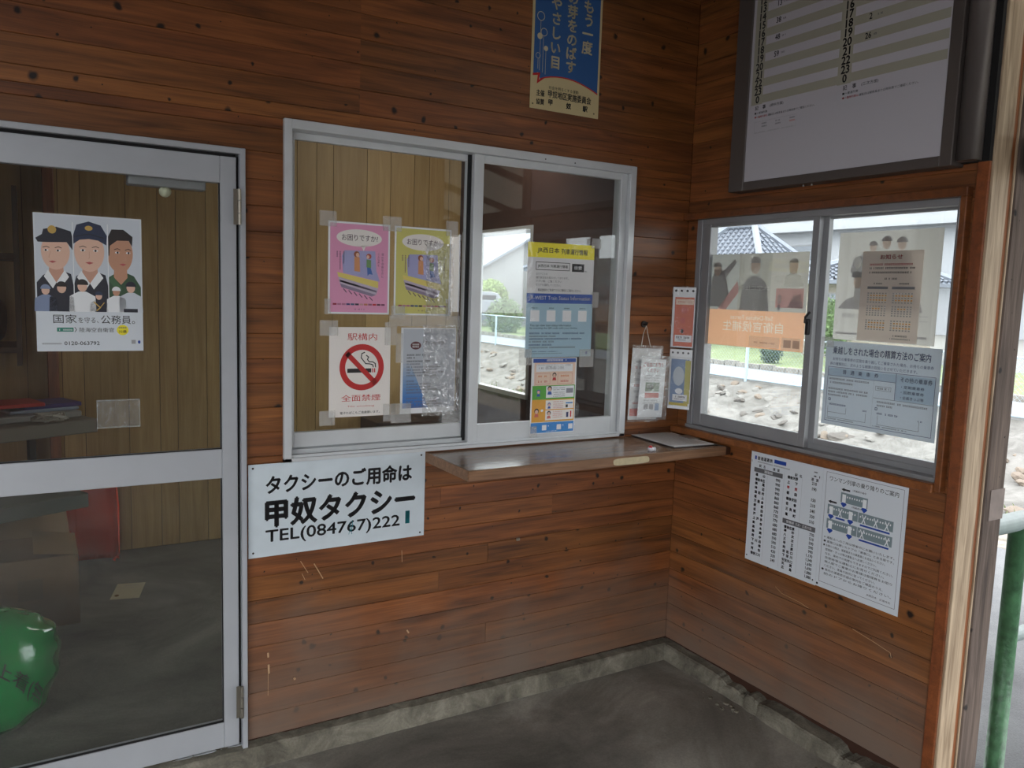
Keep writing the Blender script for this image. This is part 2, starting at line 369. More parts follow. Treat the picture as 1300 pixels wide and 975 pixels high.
    def film(s, m, grow=0.004, z=0.0022, name='plastic_film', u0=None, v0=None, u1=None, v1=None, wav=0.0):
        u0 = -grow if u0 is None else u0; v0 = -grow if v0 is None else v0; u1 = s.w+grow if u1 is None else u1; v1 = s.h+grow if v1 is None else v1
        bm = bmesh.new(); nx, ny = (2, 2) if not wav else (26, 34); g = []
        for j in range(ny+1):
            row = []
            for i in range(nx+1):
                u = u0+(u1-u0)*i/nx; v = v0+(v1-v0)*j/ny
                dz = wav*abs(noise.noise(Vector((u*38, v*26, 3)))) + wav*0.5*abs(noise.noise(Vector((u*90, v*50, 9)))) if wav else 0
                row.append(bm.verts.new((u, -v, z+dz)))
            g.append(row)
        for j in range(ny):
            for i in range(nx): bm.faces.new((g[j][i], g[j+1][i], g[j+1][i+1], g[j][i+1]))
        return from_bm(name, bm, m, s.o)
    def tape(s, u0, v0, u1, v1, z=0.0028, m=None):
        bm = bmesh.new(); bbox(bm, u0, u1, -v1, -v0, z, z+0.0002); return from_bm('tape', bm, m or TAPE, s.o)
    def hole(s, u, v, r=0.0028, m=None):
        bm = bmesh.new(); bmesh.ops.create_cone(bm, cap_ends=True, segments=10, radius1=r, radius2=r*0.6, depth=0.0016, matrix=Matrix.Translation((u, -v, 0.001)))
        return from_bm('nail', bm, m or MATS['nail_metal'], s.o)
mat('nail_metal', (70, 66, 62), 0.5, 0.6)
LW = dict(U=(1, 0, 0), N=(0, -1, 0)); RW = dict(U=(0, -1, 0), N=(-1, 0, 0))

# ================================================================= THE ROOM
CEIL = 2.85
def struct(o): o['kind'] = 'structure'; return o
fl = struct(box('floor', -4.7, 0.13, -5.0, 0.0, -0.12, 0.0, CONC))
struct(box('platform_floor', 0.13, 3.05, -9.0, 2.6, -0.3, 0.0, PLAT))
struct(box('ceiling', -4.7, 0.13, -5.0, 2.4, CEIL, CEIL+0.1, mat('ceiling_boards', (70, 52, 38), 0.7, var=0.1)))
struct(box('office_floor', -4.7, 0.115, 0.0, 2.4, -0.1, 0.07, concrete('office_concrete', (84, 82, 74), (108, 106, 96), (134, 132, 120), 1.6, 0.15, 0.8)))

# left wall: backing with the two openings, then planks
BACK = mat('wall_backing', (60, 34, 20), 0.9)
DX0, DX1, DZ1 = -2.90, -1.7725, 1.941  # most positions from here on are image pixels back-projected onto the wall planes
WX0, WX1, WZ0, WZ1 = -1.657, -0.2935, 0.988, 2.046
wl = struct(boxes('wall_left', [(-4.7, DX0, .0125, .1, 0, CEIL), (DX0, DX1, .0125, .1, DZ1, CEIL), (DX1, WX0, .0125, .1, 0, CEIL),
    (WX0, WX1, .0125, .1, 0, WZ0), (WX0, WX1, .0125, .1, WZ1, CEIL), (WX1, 0.0125, .0125, .1, 0, CEIL)], BACK))
wr = struct(boxes('wall_right', [(.0125, .115, -.055, .0125, 0, CEIL), (.0125, .115, -1.215, -1.15, 0, CEIL), (.0125, .115, -1.15, -.055, 0, 0.99), (.0125, .115, -1.15, -.055, 1.88, CEIL)], BACK))

def plank_mesh(L, h, t=0.012, ch=0.0014):
    bm = bmesh.new(); prof = [(0, 0.0003), (0, h-0.0003), (-t+ch, h-0.0003), (-t, h-0.0003-ch), (-t, 0.0003+ch), (-t+ch, 0.0003)]
    a = [bm.verts.new((-L/2, y, z-h/2)) for y, z in prof]; b = [bm.verts.new((L/2, y, z-h/2)) for y, z in prof]
    n = len(prof)
    for i in range(n): bm.faces.new((a[i], b[i], b[(i+1) % n], a[(i+1) % n]))
    bm.faces.new(a[::-1]); bm.faces.new(b)
    bmesh.ops.recalc_face_normals(bm, faces=bm.faces)
    me = bpy.data.meshes.new('plank'); bm.to_mesh(me); bm.free(); me.materials.append(PLANK); return me
_pm = {}
def plank(parent, a, b, z0, z1, side):
    """a..b along the wall; side 'L' = left wall (x), 'R' = right wall (runs -y)"""
    L = round(b-a, 4); h = round(z1-z0, 4)
    if (L, h) not in _pm: _pm[(L, h)] = plank_mesh(L, h)
    o = bpy.data.objects.new('plank', _pm[(L, h)]); COL.objects.link(o); o.parent = parent
    j = random.uniform(-0.0006, 0.0006)
    if side == 'L': o.location = ((a+b)/2, 0.0125+j, (z0+z1)/2)
    else:
        o.location = (0.0125+j, -(a+b)/2, (z0+z1)/2); o.rotation_euler = (0, 0, -math.pi/2)
    return o
P, Z0 = 0.0772, 0.083
def spans(z0, z1, holes, a, b):
    """free spans of a row once the openings are cut out (row pieces are trimmed in height at lintels)"""
    out = [(a, b)]
    for (h0, h1, k0, k1) in holes:
        if z0 < k1-1e-4 and z1 > k0+1e-4:
            nx = []
            for s, e in out:
                if h1 <= s or h0 >= e: nx.append((s, e)); continue
                if h0 > s: nx.append((s, h0))
                if h1 < e: nx.append((h1, e))
            out = nx
    return out
def rows(parent, holes, a, b, side, joints):
    zs = [Z0 + P*i for i in range(36)]; cuts = sorted(set([round(z, 4) for z in zs] + [round(c, 4) for h in holes for c in h[2:] if Z0 < c < CEIL]))
    cuts = [c for c in cuts if c < CEIL-0.005] + [CEIL]
    hc = set(round(c, 4) for h in holes for c in h[2:]); cuts2 = [cuts[0]]
    for c in cuts[1:]:
        if c-cuts2[-1] > 0.012: cuts2.append(c)
        elif c in hc: cuts2[-1] = c
    for i in range(len(cuts2)-1):
        z0, z1 = cuts2[i], cuts2[i+1]; js = joints(round((z0-Z0)/P - 0.01), z0)
        for s, e in spans(z0, z1, holes, a, b):
            pts = [s]+[j for j in js if s+0.06 < j < e-0.06]+[e]
            for p, q in zip(pts[:-1], pts[1:]): plank(parent, p+0.0004, q-0.0004, z0, z1, side)
rj = random.Random(3)
rows(wl, [(DX0, DX1, 0.0, DZ1), (WX0, WX1, WZ0, WZ1)], -4.7, 0.0, 'L', lambda i, z: ([-1.415, -3.2] if z > 2.0 else [[-0.62], [-1.1, -3.3], [-0.9], [-1.5, -3.0]][i % 4] if rj.random() < 0.45 else [-3.1]))
rows(wr, [(0.055, 1.15, 0.99, 1.88)], 0.0, 1.178, 'R', lambda i, z: [])

# concrete curbs under both walls, top edge crumbling
def curb(name, a, b, side, broken=None):
    n = int((b-a)/0.012); bm = bmesh.new(); R = []
    for i in range(n+1):
        s = a+(b-a)*i/n; nz = noise.noise(Vector((s*14, 3.3, side == 'L'))); n2 = noise.noise(Vector((s*55, 8.1, 2)))
        ro = 0.45 if broken else (0.35 if s > -1.2 else 0.8)
        top = 0.070 + (0.006*nz + 0.003*n2)*ro; out = 0.034 + 0.004*noise.noise(Vector((s*9, 1, 5)))*ro
        if broken:
            out += 0.022*min(1, max(0, (s-0.3)/0.5)); top -= 0.012*min(1, s)
            k = sum(math.exp(-((s-c)/wd)**2)*d for c, wd, d in broken)
            top -= k*(0.8+1.2*abs(n2)); out -= k*0.3+0.008*abs(n2)*(k > 0.004)
        chf = 0.006+0.008*abs(n2)*ro
        prof = [(0.02, 0.0), (0.02, top+0.004), (0.0, top+0.002), (-out+chf, top), (-out+0.003*n2, top-chf), (-out-0.003*nz, 0.03), (-out-0.004, 0.0)]
        R.append([bm.verts.new((s, d, z)) if side == 'L' else bm.verts.new((d, -s, z)) for d, z in prof])
    for i in range(n):
        for k in range(len(R[0])-1): bm.faces.new((R[i][k], R[i][k+1], R[i+1][k+1], R[i+1][k]))
    bmesh.ops.recalc_face_normals(bm, faces=bm.faces)
    return struct(from_bm(name, bm, CURB))
curb('trim_1', -4.65, -0.0, 'L')
curb('trim_2', 0.0, 1.21, 'R', [(0.40, 0.04, 0.02), (0.47, 0.03, 0.028), (0.56, 0.03, 0.012), (0.93, 0.03, 0.02), (1.0, 0.05, 0.014)])
rr = random.Random(5)
bm = bmesh.new()
for k in range(22):
    s = rr.choice([0.42, 0.5, 0.95])+rr.uniform(-0.09, 0.09); r_ = rr.uniform(0.003, 0.010)
    r2 = bmesh.ops.create_icosphere(bm, subdivisions=1, radius=r_); off = Vector((-0.075-rr.uniform(0, 0.05), -s, r_*0.5))
    for v in r2['verts']: v.co *= 1+0.5*noise.noise(v.co*200+Vector((k, 0, 0))); v.co.z *= 0.6; v.co += off
tag(from_bm('concrete_crumbs', bm, CURB), 'loose crumbs of broken concrete on the floor along the right curb', 'rubble', kind='stuff')

# other walls of the waiting room (behind the camera) and the beam over the platform opening
struct(boxes('wall_back', [(-2.75, 0.13, -5.0, -4.9, 0, CEIL), (-4.7, -2.75, -5.0, -4.9, 2.4, CEIL)], PLANK))
struct(boxes('wall_side', [(-4.8, -4.7, -1.6, 2.4, 0, CEIL), (-4.8, -4.7, -5.0, -1.6, 2.4, CEIL), (-4.8, -4.7, -4.9, -1.6, 0, 0.6)], PLANK))
struct(box('yard_ground', -30, 0.13, -40, -5.0, -0.3, -0.02, PLAT)); struct(box('yard_ground', -30, -4.8, -5.0, 10, -0.3, -0.02, PLAT))
struct(box('trim_3', 0.11, 0.21, -2.45, -1.243, 1.93, 2.03, WEATHER))
struct(boxes('wall_right_far', [(0.0, 0.12, -4.9, -2.45, 0, CEIL)], PLANK))
# wall end: brown strip, raw board, weathered post
struct(box('trim_5', -0.012, 0.012, -1.2145, -1.1785, 0.0, CEIL, CASING, bevel=0.002))
struct(box('trim_6', -0.004, 0.080, -1.222, -1.2, 0.0, CEIL, RAWV, bevel=0.002))
struct(box('trim_7', 0.080, 0.1005, -1.218, -1.2, 0.0, CEIL, RAWE))
struct(box('trim_8', 0.1005, 0.108, -1.223, -1.2, 0.0, CEIL, RAWV, bevel=0.001))
pst = struct(boxes('trim_9', [(0.110, 0.213, -1.226, -1.15, 0.0, CEIL)], WEATHER, bevel=0.004))
box('patch_block', 0.138, 0.214, -1.2285, -1.222, 0.905, 1.000, mat('patch_wood', (128, 116, 110), 0.9, var=0.15), pst)
# awning outside
aw = struct(empty('awning_roof', (0, 0, 0)))
bm = bmesh.new()
for k in range(12):
    x0 = 0.14+k*0.155; x1 = x0+0.150; za = 2.76-0.27*(x0-0.14); zb = 2.76-0.27*(x1-0.14)
    v = [bm.verts.new(p) for p in ((x0, -6, za), (x1, -6, zb), (x1, 2.6, zb), (x0, 2.6, za), (x0, -6, za+.02), (x1, -6, zb+.02), (x1, 2.6, zb+.02), (x0, 2.6, za+.02))]
    for f in ((0,3,2,1),(4,5,6,7),(0,1,5,4),(1,2,6,5),(2,3,7,6),(3,0,4,7)): bm.faces.new([v[i] for i in f])
from_bm('soffit_board', bm, translucent('soffit_grey', (186, 184, 176), 0.5), aw)
for y in (-5.2, -4.2, -3.2, -2.2, -1.4, -0.4, 0.6, 1.6):
    bm = bmesh.new(); v = bbox(bm, 0.14, 2.0, y, y+0.05, 2.70, 2.75)
    for q in v: q.co.z -= 0.27*(q.co.x-0.14)
    from_bm('rafter', bm, WEATHER, aw)

# office shell
wo = struct(box('wall_office', -4.7, 0.115, 2.245, 2.345, 0.0, CEIL, mat('office_wall_backing', (70, 54, 34), 0.9)))
widths = [0.103, 0.247, 0.092, 0.155, 0.080, 0.155, 0.103, 0.21, 0.153, 0.158]
edges = [-0.864, -0.762, -0.552, -0.399, -0.241, -0.138, 0.0, 0.1]
x = -0.864; left = [-0.864]
for wd in [0.115, 0.10, 0.155, 0.095, 0.079, 0.079, 0.155, 0.091, 0.155, 0.21, 0.10, 0.155, 0.158, 0.103, 0.21, 0.155, 0.1, 0.25, 0.155, 0.21, 0.155, 0.2, 0.2]:
    x -= wd
    if x > -4.6: left.append(x)
ex = sorted(left)+edges[1:]
for a, b in zip(ex[:-1], ex[1:]):
    bm = bmesh.new(); bbox(bm, a+0.0015, b-0.0015, 2.232, 2.245, 0.075, CEIL)
    from_bm('wall_panel', bm, PANEL, wo)
OSW = mat('office_side_wall', (74, 48, 38), 0.8, var=0.1)
struct(boxes('wall_office_side', [(.086, .115, 0.012, 1.33, 0, CEIL), (.086, .115, 2.18, 2.245, 0, CEIL), (.086, .115, 1.33, 2.18, 0, 0.955), (.086, .115, 1.33, 2.18, 1.925, CEIL)], OSW))

# ================================================================= WINDOWS AND DOOR
def part(o, name=None): return o
# --- door
d = struct(empty('door_1', (-2.35, 0.03, 0.06)))
def dpart(name, L, m, parent=d, bevel=0.0015):
    o = boxes(name, [tuple(b[i] - (d.location[0] if i < 2 else d.location[1] if i < 4 else d.location[2]) for i in range(6)) for b in L], m, parent, bevel); return o
dpart('door_frame', [(-1.7885, -1.7725, -.02, .09, .062, 1.941), (-2.90, -1.7885, -.02, .09, 1.924, 1.941), (-2.90, -2.885, -.02, .09, .062, 1.924), (-2.885, -1.7885, .0, .09, .062, .074)], ALUDOOR)
dpart('frame_gap', [(-1.7965, -1.789, .004, .03, .08, 1.918), (-2.88, -1.7965, .004, .03, 1.9155, 1.9235)], BLACKGAP, bevel=0)
dpart('door_stile', [(-1.8425, -1.797, -.008, .026, .082, 1.914)], ALUDOOR)
dpart('door_stile', [(-2.875, -2.80, -.008, .026, .082, 1.914)], ALUDOOR)
dpart('top_rail', [(-2.80, -1.8425, -.006, .024, 1.837, 1.914)], ALUDOOR)
dpart('middle_rail', [(-2.80, -1.8425, -.006, .024, .9535, 1.044)], ALUDOOR)
dpart('bottom_rail', [(-2.80, -1.8425, -.006, .024, .082, .1655)], ALUDOOR)
dpart('glass_pane', [(-2.80, -1.8425, .007, .011, 1.044, 1.837)], GLASS, bevel=0)
dpart('glass_pane', [(-2.80, -1.8425, .007, .011, .1655, .9535)], GLASS, bevel=0)
dpart('gasket', [(-1.8445, -1.8425, -.002, .01, .1655, .9535), (-1.8445, -1.8425, -.002, .01, 1.044, 1.837), (-2.80, -1.8425, -.002, .01, 1.0425, 1.0445), (-2.80, -1.8425, -.002, .01, .1645, .1665)], RUBBER, bevel=0)
HM = mat('hinge_steel', (150, 144, 132), 0.4, 0.8)
def hinge(z0, z1):
    bm = bmesh.new(); c = d.location
    for a, b in ((z0, z0+(z1-z0)*.32), (z0+(z1-z0)*.34, z0+(z1-z0)*.66), (z0+(z1-z0)*.68, z1)):
        tube(bm, [(-1.7925-c.x, -.026-c.y, a-c.z), (-1.7925-c.x, -.026-c.y, b-c.z)], .0055, 10)
    bbox(bm, -1.808-c.x, -1.7925-c.x, -.0215-c.y, -.0185-c.y, z0-c.z, z1-c.z)
    from_bm('hinge', bm, HM, d, smooth=False)
hinge(1.718, 1.822); hinge(0.178, 0.282)
# closer on the office side with its round sensor
cl = empty('door_closer', (-1.98, 0.05, 1.83), label='slim grey door closer with a round bulb, inside behind the top of the door glass', cat='door closer')
box('closer_body', -.105, .105, -.018, .03, -.016, .016, ALUB, cl, 0.003)
bm = bmesh.new(); bmesh.ops.create_uvsphere(bm, u_segments=14, v_segments=8, radius=.017)
o = from_bm('bulb', bm, mat('bulb_cream', (206, 206, 176), 0.3), cl, True); o.location = (-0.005, 0.0, -.026)

# --- ticket window (window_1)
w1 = struct(empty('window_1', (-0.975, 0.04, 0.99)))
def wp(root, name, L, m, bevel=0.0012, parent=None):
    c = root.location
    return boxes(name, [(b[0]-c.x, b[1]-c.x, b[2]-c.y, b[3]-c.y, b[4]-c.z, b[5]-c.z) for b in L], m, parent or root, bevel)
wp(w1, 'window_frame', [(-1.657, -1.6325, -.015, .09, .988, 2.046), (-.3215, -.2935, -.015, .09, .988, 2.046), (-1.6325, -.3215, -.015, .09, 2.018, 2.046), (-1.657, -.2935, -.015, .09, .988, 1.0)], ALU)
wp(w1, 'track_rail', [(-1.6325, -.3215, -.003, .000, 1.0, 1.008), (-1.6325, -.3215, .026, .029, 1.0, 1.02), (-1.6325, -.3215, .056, .059, 1.0, 1.03)], ALU, 0)
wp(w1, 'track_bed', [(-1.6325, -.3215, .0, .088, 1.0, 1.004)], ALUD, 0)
s1 = wp(w1, 'window_sash', [(-1.6315, -1.612, .034, .056, 1.024, 2.018), (-1.008, -.985, .034, .056, 1.024, 2.018), (-1.612, -1.008, .035, .055, 1.996, 2.018), (-1.612, -1.008, .035, .055, 1.024, 1.0735)], ALU)
wp(w1, 'glass_pane', [(-1.612, -1.008, .047, .050, 1.0735, 1.996)], GLASS, 0, s1)
wp(w1, 'edge_seal', [(-1.0085, -.9975, .024, .0335, 1.01, 2.016)], RUBBER, 0, s1)
s2 = wp(w1, 'window_sash', [(-.9955, -.958, .004, .026, 1.006, 2.018), (-.3515, -.3225, .004, .026, 1.006, 2.018), (-.958, -.3515, .005, .025, 1.9925, 2.018), (-.958, -.3515, .005, .025, 1.006, 1.0685)], ALU)
wp(w1, 'glass_pane', [(-.958, -.3515, .016, .019, 1.0685, 1.9925)], GLASS, 0, s2)
for px in (-0.72, -0.59): wp(w1, 'screw', [(px, px+.004, -.0165, -.014, 2.026, 2.030)], RUBBER, 0)
for o in (s1, s2):
    for ch in o.children: ch.location = (0, 0, 0)

# --- platform side window (window_2)
w2 = struct(empty('window_2', (0.02, -0.6, 1.0)))
def w2p(name, L, m, bevel=0.0012, parent=None):
    return wp(w2, name, [(b[0], b[1], b[2], b[3], b[4], b[5]) for b in L], m, bevel, parent)
w2p('window_frame', [(-.004, .085, -.0865, -.058, 1.02, 1.862), (-.004, .085, -1.149, -1.128, 1.02, 1.862), (-.004, .085, -1.128, -.0865, 1.84, 1.862), (-.012, .085, -1.149, -.058, 1.018, 1.032)], ALUB)
w2p('track_rail', [(.027, .030, -1.128, -.0865, 1.032, 1.05), (.058, .061, -1.128, -.0865, 1.032, 1.045)], ALUB, 0)
s3 = w2p('window_sash', [(.002, .024, -.129, -.0865, 1.034, 1.84), (.002, .024, -.646, -.618, 1.034, 1.856), (.003, .023, -.618, -.129, 1.829, 1.842), (.003, .023, -.618, -.129, 1.034, 1.082)], ALUB)
w2p('glass_pane', [(.012, .015, -.618, -.129, 1.082, 1.829)], GLASS, 0, s3)
s4 = w2p('window_sash', [(.032, .054, -.662, -.634, 1.034, 1.84), (.032, .054, -1.128, -1.108, 1.034, 1.84), (.033, .053, -1.108, -.662, 1.832, 1.842), (.033, .053, -1.108, -.662, 1.034, 1.069)], ALUB)
w2p('glass_pane', [(.042, .045, -1.108, -.662, 1.069, 1.832)], GLASS, 0, s4)
lt = bmesh.new(); bbox(lt, -.010, .002, -.0085, .0085, -.028, .028); bev(lt, .003)
tube(lt, [(-.008, 0, .012), (-.02, 0, .016), (-.024, -.004, .034), (-.012, -.012, .052)], .0045, 8)
o = from_bm('window_latch', lt, mat('latch_dark', (44, 42, 44), 0.5, 0.3), w2); o.location = (-0.02+.004, -.628+.6, 1.46-1.0)
CSG = struct(empty('trim_10', (0, 0, 0)))
boxes('casing_head', [(-.030, .0, -1.168, -.0, 1.862, 1.888)], CASING, CSG, 0.002)
boxes('casing_jamb', [(-.030, .0, -1.168, -1.149, .996, 1.862)], CASING, CSG, 0.002)
boxes('casing_sill', [(-.040, .0, -1.149, -.0, .990, 1.018)], CASING, CSG, 0.003)

# --- office window (window_3)
w3 = struct(empty('window_3', (0.10, 1.75, 0.95)))
wp(w3, 'window_frame', [(.078, .118, 1.33, 1.350, .955, 1.925), (.078, .118, 2.160, 2.18, .955, 1.925), (.078, .118, 1.350, 2.160, 1.905, 1.925), (.070, .118, 1.33, 2.18, .945, .972)], ALU)
o = wp(w3, 'window_sash', [(.092, .108, 1.94, 1.968, .972, 1.905), (.092, .108, 2.135, 2.160, .972, 1.905)], ALU)
wp(w3, 'glass_pane', [(.099, .102, 1.350, 2.160, .972, 1.905)], GLASS, 0, w3)

# ================================================================= THINGS ON THE LEFT WALL
# counter
ct = empty('service_counter', (-0.6, -0.16, 0.945), label='brown laminate service counter board under the ticket window', cat='counter')
boxes('counter_top', [(-.56, .560, -.160, .158, .008, .038)], SHELF, ct, 0.002)
boxes('counter_edge_strip', [(-.56, .560, -.1625, -.160, .004, .036)], SHELFEDGE, ct)
boxes('counter_end_strip', [(-.5625, -.56, -.160, .158, .004, .037)], SHELFEDGE, ct)
boxes('end_block', [(.560, .598, -.150, .150, .000, .030)], wood('dark_block', (54, 30, 18), (80, 46, 28), knots=False), ct, 0.002)
bm = bmesh.new()
pts = [(math.cos(a), math.sin(a)) for a in [i*math.pi/10 for i in range(20)]]
vsx = [bm.verts.new(((0.082+0.001*math.sin(i*5))*math.copysign(abs(c)**0.35, c), -.0, 0.0125*math.copysign(abs(s_)**0.5, s_))) for i, (c, s_) in enumerate(pts)]
f = bm.faces.new(vsx); r_ = bmesh.ops.extrude_face_region(bm, geom=[f])
for g in r_['geom']:
    if isinstance(g, bmesh.types.BMVert): g.co.y -= 0.0012
bmesh.ops.recalc_face_normals(bm, faces=bm.faces)
o = from_bm('masking_tape', bm, mat('masking_tape_cream', (196, 182, 148), 0.8, var=0.1, scale=60), ct); o.location = (0.094, -.1625, .019)
# papers on the counter
cb = empty('clipboard', (-0.14, -0.14, 0.9835), label='flat clipboard with clipped timetable papers lying on the counter near the corner', cat='clipboard')
cb.rotation_euler = (0, 0, math.radians(-4))
box('backing_board', -.115, .095, -.145, .135, 0.0, .003, mat('board_dark', (60, 56, 58), 0.4), cb, 0.001)
box('paper_sheet', -.108, .082, -.138, .125, .0032, .0052, PAPER, cb)
S = Sheet('top_page', (-.14-.11, -.005, .9835+.0064), (1, -.07, 0), (0, 0, 1), .185, .255, PAPERG, 0.0006)
bm = None
for k in range(14): S.dashes(.015, .02+k*.016, .15, .006, INKG, k)
S.done(); S.o.parent = cb; S.o.matrix_parent_inverse = Matrix.Translation(cb.location).inverted() if False else (Matrix.Translation(cb.location) @ cb.rotation_euler.to_matrix().to_4x4()).inverted()
S.o.name = 'top_page'
cbt = boxes('clip', [(.050, .098, -.04, .04, .0065, .0095)], mat('clip_steel', (150, 146, 142), 0.35, 0.8), cb, 0.001)
# little red and white trinket
tk = empty('candy_wrapper', (-0.385, -0.285, 0.983), label='tiny crumpled red and white wrapper on the front of the counter', cat='wrapper')
for nm, col, off, sc_ in (('white_foil', (220, 220, 226), (0, 0, .008), (.014, .010, .009)), ('red_foil', (190, 30, 40), (-.003, 0, .016), (.008, .007, .006)), ('white_foil', (200, 202, 210), (.014, -.002, .006), (.007, .006, .009))):
    bm = bmesh.new(); bmesh.ops.create_icosphere(bm, subdivisions=2, radius=1)
    for v in bm.verts:
        k = 1+0.35*noise.noise(v.co*2.3+Vector(off)*500); v.co = Vector((v.co.x*sc_[0]*k, v.co.y*sc_[1]*k, v.co.z*sc_[2]*k))
    o = from_bm(nm, bm, mat('foil_%d' % col[0], col, 0.3), tk); o.location = off

# taxi sign
SIGN = mat('enamel_sign_white', (206, 216, 222), 0.35, var=0.05, scale=12)
S = Sheet('taxi_sign', (-1.765, -0.0035, .987), w=.601, h=.300, m=SIGN, thick=.002, label='white metal sign with black taxi company lettering, screwed below the ticket window', cat='sign', **LW)
S.text('タクシーのご用命は', .055, .040, .495, .058, INK, .06, 3)
S.text('甲奴タクシー', .054, .118, .508, .087, INK, .075, 3)
S.text('TEL(084767)222', .053, .215, .455, .050, INK, .035, 3)
TEALP = mat('teal_marker', (20, 130, 140), 0.5)
S.text('1', .530, .205, .015, .044, TEALP, .07, 2)
S.L = 3; S.line([(.337, .217), (.340, .232), (.334, .248), (.337, .262)], .002, TEALP); S.line([(.329, .222), (.333, .24), (.326, .262)], .0014, TEALP)
S.done()
for u, v in ((.014, .012), (.586, .012), (.014, .284), (.586, .288)): S.hole(u, v, .0035)
RUST = mat('rust_stain', (120, 84, 60), 0.9)

# long blue poster
PTAN = mat('poster_cream', (206, 188, 142), 0.6); PBLUE = mat('poster_blue', (44, 92, 150), 0.6)
S = Sheet('slogan_poster', (-.785, -.002, 2.84), w=.302, h=.638, m=PTAN, thick=.0015, label='tall blue and cream slogan poster pinned high above the ticket window', cat='poster', **LW)
top = [(.040, .534), (.060, .526), (.085, .520), (.110, .5165), (.135, .515), (.160, .5155), (.185, .518), (.210, .5225), (.235, .529), (.260, .537), (.280, .5445), (.293, .550)]
S.poly([(.010, .008), (.293, .008)] + top[::-1] + [(.030, .512), (.010, .520)], PBLUE)
S.L = 2
for a, b in zip(top[:-1], top[1:]): S.line([a, b], .0045, RED)
S.poly([(.008, .518), (.040, .512), (.034, .538), (.060, .524), (.055, .531), (.026, .552), (.029, .522), (.008, .526)], RED)
CR = mat('poster_text_cream', (216, 204, 168), 0.6)
S.L = 3
S.vert('もう一度', .238, .227, .050, CR, .96, .05, 2)
S.vert('の芽をのばす', .168, .212, .048, CR, 1.0, .05, 2)
S.vert('やさしい目', .098, .245, .048, CR, 1.05, .05, 2)
for cu, cv, r in ((.035, .320, .016), (.050, .372, .014), (.028, .455, .010)): S.ring(cu, cv, r*.86, r, CR, 20)
for cu, cv, r in ((.033, .388, .011), (.060, .426, .009)): S.ell(cu, cv, r, r, CR)
for u, a, b in ((.035, .336, .505), (.048, .386, .510), (.060, .434, .515), (.028, .465, .50)): S.line([(u, a), (u, b)], .0014, CR)
S.text('主催', .026, .571, .034, .022, INK, .04); S.text('甲奴地区実施委員会', .076, .566, .190, .026, INK, .04)
S.text('社会を明るくする運動', .078, .551, .130, .012, INK, .01)
S.text('協賛', .026, .602, .034, .020, INK, .04); S.word('甲', .076, .599, .022, INK, .08); S.word('奴', .156, .601, .022, INK, .08); S.word('駅', .230, .601, .022, INK, .08)
S.done(); S.hole(.012, .622); S.hole(.282, .622)

# door poster
S = Sheet('recruitment_poster', (-2.318, .0035, 1.716), w=.263, h=.371, m=PAPERW, label='recruitment poster of three uniformed people taped on the upper door glass', cat='poster', **LW)
SK = mat('print_skin', (226, 186, 164), 0.6); SKD = mat('print_skin_shade', (204, 156, 134), 0.6); SKM = mat('print_skin_tan', (196, 146, 118), 0.6)
NV = mat('print_uniform_navy', (30, 34, 48), 0.6); NV2 = mat('print_cap_blue', (38, 50, 78), 0.6); GR = mat('print_uniform_green', (52, 84, 58), 0.6)
HAIR = mat('print_hair', (34, 28, 28), 0.6); GOLD = mat('print_gold', (200, 164, 84), 0.6); LIP = mat('print_lip', (188, 92, 92), 0.6); BLG = mat('print_bluegrey', (128, 142, 172), 0.6)
MN = mat('poster_mist', (206, 212, 220), 0.6)
H3 = .262
S.rect(.004, .004, .259, .262, MN)
